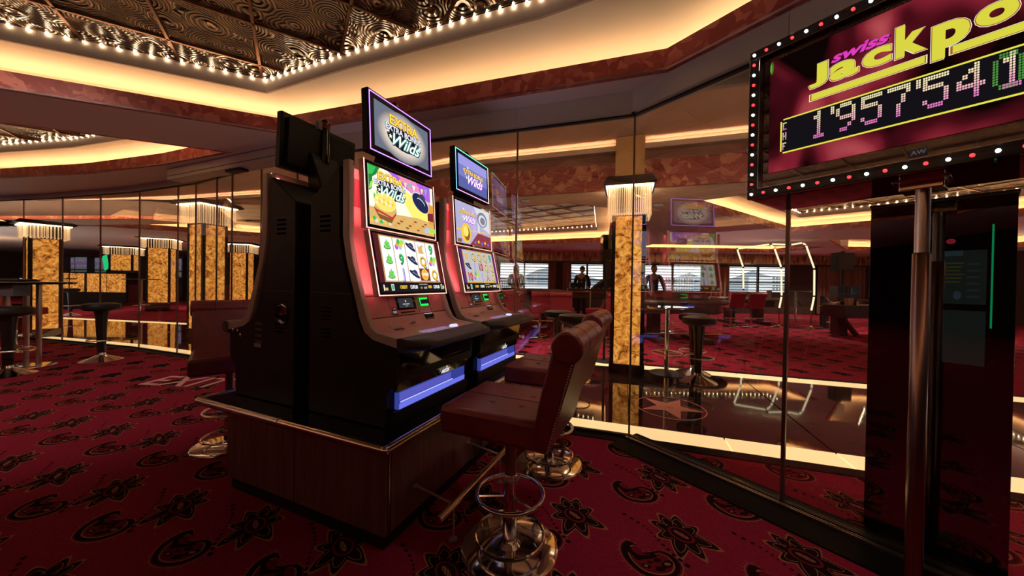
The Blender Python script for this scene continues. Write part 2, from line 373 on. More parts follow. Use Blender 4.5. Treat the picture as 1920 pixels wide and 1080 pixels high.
def motif_set(n, detail):
    S = []   # (mat index 0 dark 1 tan 2 deep red, verts, faces, z)
    def a(mi, z, P, k='fill', w=0, off=(0, 0)):
        V, Fc = motif_piece(P, k, w, n); S.append((mi, [(v_[0]+off[0], v_[1]+off[1], z) for v_ in V], Fc))
    lo = lc-pc
    a(1, .0010, shr(PAIS, 1.10)); a(2, .0013, shr(PAIS, 1.06)); a(0, .0016, PAIS); a(1, .0019, shr(PAIS, .80, (.004, -.006))); a(2, .0022, shr(PAIS, .74, (.004, -.006)))
    for q_, (tx, ty) in enumerate(((-.108, .083), (-.044, .137), (.034, .124), (.100, .040), (.132, -.100), (.032, -.158), (-.072, -.150), (-.115, -.02))):
        T = Vector((tx, ty)); n_ = Vector((-ty, tx)).normalized(); L_ = T.length; zo = .00004*q_
        leaf = lambda k, w: [n_*w*.35, T*.28+n_*w, T*.62+n_*w*.85, T*k, T*.62-n_*w*.85, T*.28-n_*w, -n_*w*.35]
        a(1, .0010+zo, leaf(1.12, .043), off=lo); a(0, .0014+zo, leaf(1.0, .036), off=lo)
        if detail: a(1, .0019+zo, leaf(.80, .024), 'loop', .0035, lo)
    if detail:
        a(0, .0026, HOOK, 'line', .022)
        for (x_, y_, r_) in ((.055, -.02, .03), (.015, -.045, .022), (.02, 0.0, .018), (-.04, -.03, .02), (-.06, .01, .016), (-.015, -.01, .012)):
            a(0, .0026, ov(x_, y_, r_, r_*.6, x_*9))
        a(1, .0029, ov(.055, -.02, .014, .008)); a(1, .0029, ov(-.04, -.03, .008, .006))
        for k in range(26):   # stitched rim dashes
            c = catmull(shr(PAIS, 1.17), 2)[k]; d = (c-Vector((0, 0))).normalized(); a(1, .0010, [c-d*.006, c+d*.006], 'line', .003)
        a(0, .0023, ov(0, -.01, .074, .055, -.9), off=lo); a(2, .0024, ov(0, -.01, .062, .045, -.9), off=lo); a(0, .0026, ov(0, -.01, .05, .034, -.9), off=lo); a(1, .0029, ov(0, -.01, .036, .012, -.9), off=lo)
        for k in range(0): a(2, .0022, ov(.06*math.cos(k*1.25+.4), .075*math.sin(k*1.25+.4)+.0, .022, .010, k*1.25+.4, 6), off=lo)
        for k in range(4): a(0, .0032, [Vector((-.02+.012*k, -.03+.0*k)), Vector((-.03+.014*k, .012))], 'line', .0035, lo)
    for (x_, y_, r_) in DOTS: a(0, .0016, ov(0, 0, r_, r_*.8, -.8, 6 if detail else 4), off=Vector((x_, y_))-pc)
    return S
LA = Vector((.488, -.128)); LB = Vector((.105, .49))
def carpet_pattern(parent, poly, rng, near):
    GG = [G(), G(), G()]; SD = motif_set(3, True); SL = motif_set(1, False)
    for i in range(-60, 60):
        for j in range(-30, 60):
            c = pc+LA*i+LB*j
            if not (rng[0] < c.x < rng[1] and rng[2] < c.y < rng[3]): continue
            ok = [inside((c.x+dx, c.y+dy), poly) for dx, dy in ((0, 0), (.095, -.323), (-.05, -.35))]
            if not any(ok): continue
            S = SD if (near and c.y < 4.2) else SL
            for mi, V, Fc in S:
                if not ok[0 if abs(V[0][1]) < .14 and abs(V[0][0]) < .2 else (1 if mi or len(V) > 8 else 2)]: continue
                GG[mi].add([(v_[0]+c.x, v_[1]+c.y, v_[2]) for v_ in V], Fc)
    for g, m_, nm in zip(GG, (m_cdark, m_ctan, m_cred), ('dark_motifs', 'tan_motifs', 'deep_red_motifs')):
        o = g.build(nm, m_, parent, smooth=False); o['kind'] = 'stuff'
near_in = offset(near_poly, -.06)
carpet_pattern(floor, near_in, (-9.5, 4.2, .6, 7.), True)
carpet_pattern(floor2, [tuple(p) for p in offset(far_poly, -.05)], (-10, 14, 4.8, 14.4), False)
# ---- corridor: backlit strips and black marble slabs ----------------------
L0, L1, L2, L3, L4 = edge, offline(edge, .235), offline(edge, 2.36), offline(edge, 2.58), offline(edge, 2.68)
corridor = empty('floor_corridor', kind='structure')
def lerp(P, i, t_): return P[i]+(P[i+1]-P[i])*t_
for i in range(len(edge)-1):
    n = max(1, round((edge[i+1]-edge[i]).length/.73))
    for k in range(n):
        a, b_ = k/n+.0008, (k+1)/n-.0008
        for nm, A, B, z, mt in (('light_panel', L0, L1, .004, m_strip), ('marble_slab', L1, L2, 0, m_marble), ('light_panel', L2, L3, .004, m_strip)):
            if nm == 'marble_slab' and k % 2 and n > 2: continue
            bb = b_ if nm != 'marble_slab' or k+1 >= n or n <= 2 else min((k+2)/n, 1)-.0008
            G().prz([lerp(A, i, a), lerp(A, i, bb), lerp(B, i, bb), lerp(B, i, a)], -.04, z, 0).build(nm, mt, corridor, smooth=False)
g = G(); 
for i in range(len(edge)-1): g.prz([L0[i], L0[i+1], L4[i+1], L4[i]], -.09, -.03)
g.build('joint_bed', m_border_stone, corridor, smooth=False)
g = G()
for i in range(len(edge)-1): g.prz([L3[i], L3[i+1], L4[i+1], L4[i]], -.02, .006)
g.build('stone_edge', m_border_stone, corridor, smooth=False)
# black stone border on our side of the glass
b1 = offline(edge, -.11); g = G()
for i in range(len(edge)-1): g.prz([L0[i], L0[i+1], b1[i+1], b1[i]], -.02, .006)
nr = Vector((-DR.y, DR.x)); nrv = Vector((.811, .585))
g.prz([G1-Vector((.03, .02)), QR2, QR2-nrv*.24, G1-nrv*.24], -.02, .008)
g.prz([G1, QR2, QR2+nrv*.10, G1+nrv*.10], -.02, .0075)
tag(g.build('trim_1', m_border_stone, smooth=False), kind='structure')
# inlaid star
sc = fl(1256, 763.5); star = empty('floor_star', (sc.x, sc.y, 0), label='pink star inlaid inside a thin pink ring in the black marble floor', cat='star inlay')
rot = -.05
m_star = mat('pink_terrazzo', (.72, .30, .24), .12)
g = G(); P = []
for k in range(10):
    a = rot+k*math.pi/5+math.pi/2+.55; r_ = .30 if k % 2 == 0 else .118; P.append((r_*math.cos(a), r_*math.sin(a)))
g.prz(P, 0, .0022).build('star_points', m_star, star, smooth=False)
g = G(); n = 48
for k in range(n):
    a, b_ = 2*math.pi*k/n, 2*math.pi*(k+1)/n
    g.prz([(.312*math.cos(a), .312*math.sin(a)), (.322*math.cos(a), .322*math.sin(a)), (.322*math.cos(b_), .322*math.sin(b_)), (.312*math.cos(b_), .312*math.sin(b_))], 0, .002)
g.build('thin_ring', m_star, star, smooth=False)
G().ring((0, 0, .002), .028, .003, 20, 6).build('centre_medallion', m_brass, star)
# ---- glass partition -------------------------------------------------------
glass = empty('wall_glass', kind='structure')
m_joint = mat('glass_joint_profile', (.20, .12, .09), .3, .6)
def raycut(px, A, B):
    d = dr(px, 529); d = Vector((d.x, d.y)); e_ = B-A; det = d.x*(-e_.y)+d.y*e_.x
    return (d.x*A.y-d.y*A.x)/(-det) if abs(det) > 1e-9 else 0
def pane(A, B, z0, z1):
    d = (B-A).normalized(); n_ = Vector((-d.y, d.x))*.005; a = A+d*.006; b_ = B-d*.006
    G().prz([a+n_, b_+n_, b_-n_, a-n_], z0, z1).build('glass_pane', m_glass, glass, smooth=False)
def joint(P, d, z0, z1, w=.008):
    n_ = Vector((-d.y, d.x)); G().prz([P-d*w+n_*.009, P+d*w+n_*.009, P+d*w-n_*.009, P-d*w-n_*.009], z0, z1).build('glass_joint', m_joint, glass, smooth=False)
ZT = 2.515; ZTL = 2.60
def run(pts, z1, wj=.008, first=True):
    for i in range(len(pts)-1):
        pane(pts[i], pts[i+1], .03, z1); d = (pts[i+1]-pts[i]).normalized()
        joint(pts[i+1], d, 0, z1, wj)
rp = [G1+DR*k for k in (0, .986, 1.96, 2.94, 3.92, 4.9)]; run(rp, ZT, .009)
lp_ = [G1, G1+DL*.952, G1+DL*1.9, PA]; run(lp_, ZT, .006)
joint(G1, DL, 0, ZT, .007)
t_ = raycut(458, PA, PB); t2 = raycut(407, PA, PB)
run([PA, PA+(PB-PA)*.22, PA+(PB-PA)*.45, PA+(PB-PA)*.67, PB+(PA-PB)*.2, PB], ZTL, .006)
PF = [PB]; segs = [(PB, PC), (PC, PD), (PD, PE)]
for px in (333, 261, 188, 117, 44, -40):
    for A, B in segs:
        try: k = raycut(px, A, B)
        except Exception: continue
        e_ = B-A; d = dr(px, 529); det = d.x*(-e_.y)+d.y*e_.x
        s_ = (d.x*(-A.y)-d.y*(-A.x))/ (d.y*e_.x-d.x*e_.y) if False else None
        # solve A + s e = t d
        D_ = e_.x*d.y-e_.y*d.x
        s_ = (A.y*d.x-A.x*d.y)/D_ if abs(D_) > 1e-9 else -1
        if 0 <= s_ <= 1: PF.append(A+e_*s_); break
run(PF, ZTL, .006)
# floor track and top track
def strip(P, z0, z1, w, nm, m_, par, off=0.):
    Pn = [Vector(p[:2]) for p in P]; a = offline(Pn, off+w/2); b_ = offline(Pn, off-w/2); g = G()
    for i in range(len(P)-1): g.prz([a[i], a[i+1], b_[i+1], b_[i]], z0, z1)
    return g.build(nm, m_, par, smooth=False)
strip([PE, PD, PC, PB, PA, G1, QR2], 0, .022, .03, 'floor_track', m_black, glass)
strip([G1, QR2], .008, .02, .006, 'track_rail', m_brushed, glass, -.028)
strip([G1, QR2], .008, .02, .006, 'track_rail', m_brushed, glass, -.045)
strip([PA, G1, QR2], ZT-.012, ZT, .035, 'top_track', m_black, glass)
strip([PE, PD, PC, PB, PA], ZTL-.012, ZTL, .035, 'top_track', m_black, glass)
# header band above the glass
hdr = empty('wall_header', kind='structure')
for A, B in ((PA, lp_[1]), (lp_[1], G1), (G1, rp[1]), (rp[1], rp[2]), (rp[2], QR2)):
    d = (B-A).normalized(); n_ = Vector((-d.y, d.x)); 
    if n_.dot(-A) < 0: n_ = -n_
    a, b_ = A+d*.0015, B-d*.0015
    G().prz([a+n_*.06, b_+n_*.06, b_-n_*.06, a-n_*.06], ZT, 2.68).build('header_panel', m_header, hdr, smooth=False)
for A, B in ((PE, PD), (PD, PC), (PC, PB), (PB, PA)):
    d = (B-A).normalized(); n_ = Vector((-d.y, d.x)); G().prz([A+n_*.05, B+n_*.05, B-n_*.05, A-n_*.05], ZTL, 2.68).build('header_panel', m_header, hdr, smooth=False)
# sliding-door operator box
ba, bb = fl(313, 318, 2.66), fl(499, 279, 2.66); be = bb+(bb-ba).normalized()*.95
d = (be-ba).normalized(); n_ = Vector((-d.y, d.x))
dob = empty('door_operator', (ba.x, ba.y, 2.52), math.atan2(d.y, d.x), 'long grey sliding door operator box under the soffit', 'door operator')
Lb = (be-ba).length
G().box(0, Lb, 0, .17, 0, .145).build('housing', m_header, dob, bevel=.006)
G().box(.02, Lb-.02, .0, -.004, .045, .05).build('cover_seam', m_black, dob)
G().box(Lb*.42, Lb*.52, .02, .12, -.03, 0).build('motion_sensor', m_black, dob, bevel=.008)
# ---- ceiling ---------------------------------------------------------------
near_ceil = [(-14, -6), (6, -6), (7, -1.0), tuple(QR2), tuple(G1), tuple(PA), tuple(PB), tuple(PC), tuple(PD), tuple(PE)]
H1 = [(-2.38, 3.50), (1.033, 2.383), (3.3, -.76), (1.6, -3.4), (-5.6, -3.4), (-7.4, 1.30)]
H1in = [(-2.42, 3.38), (-1.42, 2.956), (.17, 2.36), (1.75, 1.55), (2.4, -.6), (1.3, -2.8), (-5.2, -2.8), (-6.9, 1.32)]
H2 = [(-3.40, 4.08), (-4.95, 3.40), (-8.2, 1.98), (-11.5, 1.9), (-12.0, 5.3), (-8.4, 5.42), (-6.2, 5.02), (-4.6, 4.55)]
H2in = offset(H2, -.13)
ceilA = tag(slab('ceiling', [near_ceil, H1, H2], 2.67, 2.685, m_plaster), kind='structure')
def recess(parent, hole, inner, zs, ang, nm, fm, label, tile=.6, bsp=.1025, t0=(0, 0), hf=.145, depth=.33, far=False, org=(0, 0)):
    hole = ccw(hole); inner = ccw(inner); n = len(hole)
    outb = offset(hole, .42); g = G()
    # fascia boards, one per side
    ho = offset(hole, .035)
    for i in range(n):
        j = (i+1) % n; G().prz([hole[i], hole[j], ho[j], ho[i]], zs-.001, zs+hf).build('fascia_board', fm, parent, smooth=False)
    # cove box: back wall and cream ceiling
    g = G(); g.add(*poly_fill([outb, inner], zs+depth))
    g.build('cream_cove_ceiling', m_cream, parent, smooth=False)
    g = G(); g.add([(p.x, p.y, zs) for p in outb]+[(p.x, p.y, zs+depth) for p in outb], [(i, (i+1) % n, n+(i+1) % n, n+i) for i in range(n)])
    g.build('cove_back', m_cream, parent, smooth=False)
    lo, li = offset(hole, .31), offset(hole, .28); g = G()
    for i in range(n):
        j = (i+1) % n; g.prz([li[i], li[j], lo[j], lo[i]], zs+.125, zs+.14)
    g.build('cove_led_strip', m_led if zs > 2.6 else m_led_far, parent, smooth=False)
    m = len(inner); io = offset(inner, .02); g = G()
    for i in range(m):
        j = (i+1) % m; g.prz([inner[i], inner[j], io[j], io[i]], zs+depth-.001, zs+depth+.13)
    g.build('recess_border', m_border, parent, smooth=False)
    zt = zs+depth+.125
    # tin tiles
    ca, sa = math.cos(ang), math.sin(ang); ru = Vector((ca, sa)); rv = Vector((-sa, ca)); org = Vector(org)
    tin = []
    g = G(); g.prz(offset(inner, .02), zt+.03, zt+.05); g.build('tin_backing', m_black, parent, smooth=False)
    R = 40
    for i in range(-R, R):
        for j in range(-R, R):
            c = org+ru*(i*tile)+rv*(j*tile)
            q = [c+ru*.012+rv*.012, c+ru*(tile-.012)+rv*.012, c+ru*(tile-.012)+rv*(tile-.012), c+ru*.012+rv*(tile-.012)]
            if min((p-Vector(inner[0])).length for p in q) > 25: continue
            cp = clip(q, inner)
            if len(cp) >= 3: G().prz(cp, zt, zt+.025).build('tin_tile', m_tin, parent, smooth=False)
    for u_, v_ in ((ru, rv), (rv, ru)):
        for i in range(-R, R):
            c = org+v_*(i*tile); q = [c-u_*30-v_*.010, c+u_*30-v_*.010, c+u_*30+v_*.010, c-u_*30+v_*.010]; cp = clip(q, inner)
            if len(cp) >= 3: G().prz(cp, zt-.014, zt+.02).build('tin_rib', m_rib, parent, smooth=False)
    # bulb string
    st = empty('bulb_string', (0, 0, zt-.01), label=label, cat='string lights')
    bi = offset(inner, -.012); src = None; cnt = 0
    for i in range(m):
        A, B = bi[i], bi[(i+1) % m]; nn = max(1, round((B-A).length/bsp))
        for k in range(nn):
            p = A+(B-A)*(k/nn)
            if p.y < .35 or abs(p.x/p.y) > 1.75 or cnt >= 300: continue
            if src is None:
                src = G().sph((0, 0, 0), .011, 8, 5).lathe([(.006, .006), (.007, .02), (.006, .024)], n=6).build('bulb', m_bulb, st); src.location = (p.x, p.y, 0)
            else: share(src, 'bulb', st, (p.x, p.y, 0))
            cnt += 1
    g = G(); g.tube([(p.x, p.y, .018) for p in bi], .004, 5, True); g.build('bulb_rail', m_rib, st)
    return st
TA = math.atan2(.53, .848)
# tile grid anchored on a measured rib crossing
recess(ceilA, H1, H1in, 2.67, TA, 'main', m_fascia, 'string of warm bulbs edging the large tin ceiling recess overhead', org=(-1.475, 2.946))
recess(ceilA, H2, H2in, 2.67, TA, 'left', m_fascia, 'string of warm bulbs edging the smaller tin recess beside the left glass wall', org=(-5, 4), bsp=.13)
# corridor ceiling and bulkhead behind it
cl0, cl1 = offline(edge, -.0), offline(edge, 2.22)
corr_poly = [tuple(p) for p in cl0]+[tuple(p) for p in reversed(cl1)]
rx = [tuple(G1+nrv*.06), tuple(QR2+nrv*.06), (17, -4), tuple(QR)]
ceilC = tag(slab('ceiling', [corr_poly], 3.17, 3.2, m_peach), kind='structure')
slab('corner_ceiling', [[tuple(G1), tuple(QR2), (9, -2.5), tuple(QR+(QR-G1)*.2)]], 3.17, 3.2, m_peach, ceilC)
bulk = empty('wall_bulkhead', kind='structure')
strip(edge, 2.66, 3.2, .04, 'corridor_side', m_header, bulk, .05)
strip(edge, 2.52, 2.90, .05, 'swirled_fascia', m_fascia2, bulk, 2.24)
strip(edge, 2.90, 3.16, .03, 'brown_band', mat('brown_satin_band', (.34, .15, .10), .4), bulk, 2.26)
strip(edge, 3.13, 3.165, .05, 'cream_bead', m_cream, bulk, 2.225)
strip(edge, 2.895, 2.905, .06, 'shadow_bead', m_border, bulk, 2.235)
strip(edge, 3.03, 3.10, .012, 'cove_lip', m_cream, bulk, 2.13)
strip(edge, 3.028, 3.034, .12, 'cove_ledge', m_border, bulk, 2.19)
strip(edge, 3.05, 3.06, .02, 'cove_led_strip', mat('corridor_led', (1, 1, 1), emi=(1., .72, .46), es=20.), bulk, 2.17)
strip(edge, 2.955, 2.961, .12, 'cove_ledge', m_border, bulk, .14)
strip(edge, 2.98, 2.99, .02, 'cove_led_strip', mat('corridor_fill_led', (1, 1, 1), emi=(1., .72, .48), es=34.), bulk, .14)  # hidden led added on the near side to brighten ceiling and bulkhead
bf = offline(edge, 2.24)
far_ceil = [tuple(p) for p in bf]+[(17, .2), (17, YW), (-30, YW+14), (-30, 12)]
F1 = [(2.75, 5.63), (6.85, 8.54), (9.8, 5.4), (8.8, 3.3), (3.75, 4.62)]
a1, a2, a3, a4 = fl(924, 389, 2.52), fl(1140, 386, 2.52), fl(1124, 444, 2.60), fl(924, 457, 2.60)
F2 = [(-1.2, 6.55), (.9, 5.75), (1.75, 6.1), (3.0, 10.9), (-.9, 12.7), (-2.6, 11.5)]
F3 = [(4.6, 11.4), (10.2, 11.4), (10.2, 13.6), (4.6, 13.6)]
F4 = [(8.9, 9.7), (12.0, 12.4), (16.2, 12.2), (14, 7.6)]
F5 = [(-10.8, 7.9), (-6.9, 11.6), (-5.3, 10.0), (-8.9, 6.9+.9)]
F5 = [tuple(fl(-150, 352, 2.665)), tuple(fl(180, 388, 2.665)), tuple(fl(484, 422, 2.665)), (-4.6, 8.6), (-6.2, 7.9), (-9.6, 7.6)]
F5 = [(-12.4, 8.4), (-7.5, 11.6), (-5.0, 10.2), (-5.6, 8.3), (-8.6, 8.0)]
holes = [F1, F2, F3, F4, F5]
ceilF = tag(slab('ceiling', [far_ceil]+holes, 2.52, 2.535, m_plaster_far), kind='structure')
recess(ceilF, F1, offset(F1, -.2), 2.52, .35, 'f1', m_fascia2, 'string of warm bulbs round the tin recess seen right of the onyx column', bsp=.13)
recess(ceilF, F2, offset(F2, -.35), 2.52, .9, 'f2', m_fascia2, 'string of warm bulbs round the dark tin recess above the dealer tables', bsp=.15)
recess(ceilF, F3, offset(F3, -.3), 2.52, 0, 'f3', m_fascia2, 'far straight string of warm bulbs in front of the windows', bsp=.16, tile=.9)
recess(ceilF, F4, offset(F4, -.5), 2.52, .3, 'f4', m_fascia2, 'string of warm bulbs in the far right recess above the speaker', bsp=.16, tile=.9)
recess(ceilF, F5, offset(F5, -.25), 2.52, .7, 'f5', m_fascia2, 'string of warm bulbs in the recess beyond the left glass wall', bsp=.14)
# ---- enclosing walls -------------------------------------------------------
walls = empty('wall_back', kind='structure')
def wallseg(A, B, z0, z1, m_, par, w=.1, nm='wall_panel'):
    A, B = Vector(A), Vector(B); d = (B-A).normalized(); n_ = Vector((-d.y, d.x))*w/2
    return G().prz([A+n_, B+n_, B-n_, A-n_], z0, z1).build(nm, m_, par, smooth=False)
for A, B in (((-14, -6), (6, -6)), ((6, -6), (9, -3)), ((-14, -6), (-14, 7.4)), ((-14, 7.4), (-30, 12)), ((-30, 12), (-30, 29))):
    wallseg(A, B, -.05, 3.3, m_wall, walls)
wr = empty('wall_right', kind='structure')
wallseg((9, -3), (17, -.5), -.05, 3.3, m_wall, wr); wallseg((17, -.5), (17, 15), -.05, 3.3, m_wall, wr)
wl = empty('wall_left', kind='structure')
wallseg((-30, 29), (-3.5, YW), -.05, 3.3, m_wall, wl)
g = G(); g.prz([(-31, -7), (18, -7), (18, 15.1), (-4, 15.1), (-31, 30)], 3.45, 3.6); tag(g.build('ceiling', m_wall, smooth=False), kind='structure')
# ---- window wall -----------------------------------------------------------
ww = empty('wall_windows', kind='structure')
zs_, zt_ = at(1270, 547, YW).z, at(1270, 496, YW).z
xw = [(at(a, 520, YW).x, at(b_, 520, YW).x) for a, b_ in ((842, 925), (936, 1030), (1069, 1133), (1206, 1317), (1366, 1478))]
m_wframe = mat('dark_window_frame', (.02, .017, .017), .4)
m_slat = mat('dark_blind_slat', (.05, .05, .055), .5)
m_val = mat('gold_crystal_valance', (.45, .26, .16), .28, .6)
x, _ = noise_col(m_val, (.16, .08, .05), (.75, .48, .28), 9, 3, stretch=(1, 1, .3)); bump(m_val, x.outputs[0], .4)
xs = [-3.5]+[v_ for p in xw for v_ in p]+[17]
G().box(-3.5, 17, YW, YW+.12, 0, zs_).build('wall_below_sill', m_wall, ww, smooth=False)
G().box(-3.5, 17, YW, YW+.12, zt_, 3.3).build('wall_above_windows', m_wall, ww, smooth=False)
for i in range(0, len(xs), 2): G().box(xs[i], xs[i+1], YW, YW+.12, zs_, zt_).build('wall_pier', m_wall, ww, smooth=False)
for i, (a, b_) in enumerate(xw):
    w_ = empty('window_%d' % (i+1), kind='structure')
    g = G(); g.box(a, b_, YW+.02, YW+.08, zs_, zs_+.05).box(a, b_, YW+.02, YW+.08, zt_-.06, zt_).box(a, a+.05, YW+.02, YW+.08, zs_, zt_).box(b_-.05, b_, YW+.02, YW+.08, zs_, zt_)
    g.build('window_frame', m_wframe, w_, smooth=False)
    G().box((a+b_)/2-.035, (a+b_)/2+.035, YW+.0, YW+.08, zs_, zt_).build('mullion', m_wframe, w_, smooth=False)
    G().box(a, b_, YW+.03, YW+.07, zs_+(zt_-zs_)*.36, zs_+(zt_-zs_)*.36+.04).build('transom', m_wframe, w_, smooth=False)
    G().box(a, b_, YW+.045, YW+.055, zs_, zt_).build('window_pane', m_glass, w_, smooth=False)
    for k in range(9):
        z = zs_+.06+(zt_-zs_-.1)*(k+.5)/9
        G().add([(a, YW-.05, z+.012), (b_, YW-.05, z+.012), (b_, YW-.01, z-.012), (a, YW-.01, z-.012), (a, YW-.05, z+.018), (b_, YW-.05, z+.018), (b_, YW-.01, z-.006), (a, YW-.01, z-.006)],
                [(0,3,2,1),(4,5,6,7),(0,1,5,4),(1,2,6,5),(2,3,7,6),(3,0,4,7)]).build('slat', m_slat, w_, smooth=False)
zv0, zv1 = at(1300, 493, YW-.3).z, at(1300, 471, YW-.3).z
va = empty('valance', (0, YW-.3, zv0), label='long gold beaded valance running above the far windows', cat='valance')
g = G(); x_ = -3.2
g.box(-3.2, 16.9, 0, .04, 0, zv1-zv0); g.build('valance_board', m_val, va, smooth=False)
g = G()
for k in range(260): x_ = -3.2+k*.077; g.box(x_, x_+.035, -.012, 0, .03, zv1-zv0-.03)
o = g.build('bead_strand', m_val, va, smooth=False); o['kind'] = 'stuff'
G().box(-3.2, 16.9, -.02, .05, -.05, 0).build('lower_rail', m_wframe, va, smooth=False); G().box(-3.2, 16.9, -.02, .05, zv1-zv0, zv1-zv0+.05).build('upper_rail', m_wframe, va, smooth=False)
m_curt = mat('brown_curtain', (.20, .10, .07), .8)
def curtain(pxa, pxb, label, z0=.05, Y=YW-.16):
    a, b_ = at(pxa, 520, Y).x, at(pxb, 520, Y).x; n = max(6, int((b_-a)/.035)); top = []; g = G(); f_ = []
    V = []
    for i in range(n+1):
        x_ = a+(b_-a)*i/n; y_ = .035*math.sin(i*1.15)+.01*math.sin(i*2.7)
        V += [(x_-a, y_, 0), (x_-a, y_*.7, zv0-z0)]
    n2 = len(V); V += [(p[0], p[1]+.006, p[2]) for p in V]
    for i in range(n): f_ += [(2*i, 2*i+2, 2*i+3, 2*i+1), (n2+2*i, n2+2*i+1, n2+2*i+3, n2+2*i+2)]
    f_ += [(0, 1, n2+1, n2), (2*n, n2+2*n, n2+2*n+1, 2*n+1)]
    o = g.add(V, f_).build('curtain', m_curt); o.location = (a, Y, z0); return tag(o, label, 'curtain')
curtain(1028, 1042, 'narrow brown curtain at the right of the window behind the seated dealer')
curtain(1055, 1070, 'narrow brown curtain left of the window behind the standing man')
curtain(1317, 1366, 'brown curtain hanging between the two right-hand windows')
curtain(1533, 1622, 'wide brown curtain at the far right behind the speaker stand')
# outside: terrace rail, block of flats, hills
m_hill = mat('hazy_hill', (.22, .26, .29), .9); m_bld = mat('pale_building', (.55, .58, .60), .8); m_bwin = mat('building_window', (.12, .14, .17), .3)
def hill(pts, Y, label):
    g = G(); n = len(pts); V = []
    for k, (px, py) in enumerate(pts):
        p = at(px, py, Y); V += [(p.x, Y, p.z), (p.x, Y-30, -2), (p.x, Y+60, -2)]
    V = V; Fs = []
    for i in range(n-1): Fs += [(3*i, 3*i+3, 3*i+4, 3*i+1), (3*i, 3*i+2, 3*i+5, 3*i+3)]
    o = g.add(V, Fs).build('hill', m_hill); return tag(o, label, 'hill')
hill([(1330, 545), (1370, 528), (1395, 514), (1412, 506), (1425, 513), (1445, 518), (1480, 530), (1560, 545)], 260, 'grey pointed hill outside the rightmost window')
hill([(1180, 546), (1240, 532), (1275, 520), (1293, 511), (1303, 516), (1330, 527), (1360, 545)], 165, 'grey hill with a small peak outside the second window from the right')
hill([(900, 546), (960, 530), (985, 516), (1010, 505), (1040, 500), (1080, 512), (1110, 520), (1150, 546)], 365, 'grey rounded hill outside the windows behind the dealers')
hill([(920, 546), (935, 525), (945, 520), (958, 527), (975, 534), (990, 546)], 100, 'low wooded hill outside the leftmost window')
def block(px0, px1, pyt, pyb, Y, nx, nz, label):
    a, b_ = at(px0, pyt, Y), at(px1, pyb, Y); e_ = empty('building', (a.x, Y, 0), label=label, cat='building')
    w_, z1, z0 = b_.x-a.x, a.z, -2
    G().box(0, w_, 0, 8, z0, z1).build('facade', m_bld, e_, smooth=False)
    src = None
    for i in range(nx):
        for j in range(nz):
            x_ = w_*(i+.2)/nx; z_ = b_.z+(z1-b_.z)*(j+.25)/nz
            if src is None: src = G().box(0, w_/nx*.55, -.1, .1, 0, (z1-b_.z)/nz*.5).build('window', m_bwin, e_, smooth=False); src.location = (x_, 0, z_)
            else: share(src, 'window', e_, (x_, 0, z_))
block(1247, 1300, 520, 548, 70, 11, 4, 'pale flat-roofed block with a grid of windows outside the second window from the right')
block(1448, 1478, 518, 546, 80, 5, 4, 'pale building at the right edge of the rightmost window')
rl = at(936, 527, YW+2.5); rr = at(985, 527, YW+2.5)
ra = empty('terrace_railing', (rl.x, YW+2.5, 0), label='white vertical-bar terrace railing outside the leftmost window', cat='railing')
m_white = mat('white_paint', (.8, .8, .8), .5)
G().box(0, rr.x-rl.x, -.03, .03, rl.z-.04, rl.z).build('handrail', m_white, ra, smooth=False)
s_ = None
for k in range(12):
    x_ = (rr.x-rl.x)*(k+.5)/12
    if s_ is None: s_ = G().box(-.015, .015, -.015, .015, -.2, rl.z-.03).build('baluster', m_white, ra, smooth=False); s_.location.x = x_
    else: share(s_, 'baluster', ra, (x_, 0, 0))

# ================================================================== MACHINE ISLAND
OI = Vector((-.525, 1.458)); RI = Vector((.396, .918)); TI = Vector((-.918, .396)); RZI = math.atan2(.918, .396)
def isl(s, t_): return OI+RI*s+TI*t_
pt = isl(0, 0)
plinth = empty('machine_plinth', (pt.x, pt.y, 0), RZI, 'dark wood plinth with metal edge rail carrying the slot machines', 'plinth')
PL = 1.70; PT = 1.37
# local: x = s, y = t
for (x0, x1, y0, y1) in ((.035, .05, .03, .62), (.035, .05, .625, 1.19)): G().box(x0, x1, y0, y1, .075, .475).build('side_panel', m_wood, plinth, bevel=.002)
G().box(1.63, 1.645, .03, 1.19, .075, .475).build('side_panel', m_wood, plinth, bevel=.002)
for (x0, x1) in ((.075, .79), (.92, 1.60)):
    G().box(x0, x1, .03, .045, .075, .475).build('front_panel', m_wood, plinth, bevel=.002)
    G().box(x0, x1, 1.175, 1.19, .075, .475).build('back_panel', m_wood, plinth, bevel=.002)
m_mesh = mat('perforated_metal', (.10, .07, .06), .45, .8)
G().box(.80, .91, .03, .04, .075, .475).build('vent_panel', m_mesh, plinth)
for x0 in (.05, .79, .91): G().box(x0, x0+.01, .022, .04, .075, .475).build('metal_trim', m_brass, plinth)
G().box(.052, 1.628, .046, 1.174, .01, .47).build('core', m_black, plinth)
G().box(.055, 1.62, .055, 1.165, 0, .075).build('toe_kick', m_black, plinth)
G().box(.0, PL, .0, PT, .478, .497).build('top_slab', m_blackgloss, plinth, bevel=.003)
def rail(p, q, nm, m_, r=.021):
    ex = lambda v_: (v_[0]+(-.010 if v_[0] < .1 else (.010 if v_[0] > 1.6 else 0)), v_[1]+(-.010 if v_[1] < .1 else (.010 if v_[1] > 1.3 else 0)), v_[2])
    G().tube([ex(p), ex(q)], r, 16).build(nm, m_, plinth)
rail((0, -.002, .486), (0, .66, .486), 'edge_rail', m_brass); rail((0, .665, .486), (0, PT, .486), 'edge_rail', m_brushed, .0215)
rail((0, -.0, .486), (PL, -.0, .486), 'edge_rail', m_brass); rail((PL, 0, .486), (PL, PT, .486), 'edge_rail', m_brass); rail((0, PT, .486), (PL, PT, .486), 'edge_rail', m_brushed)
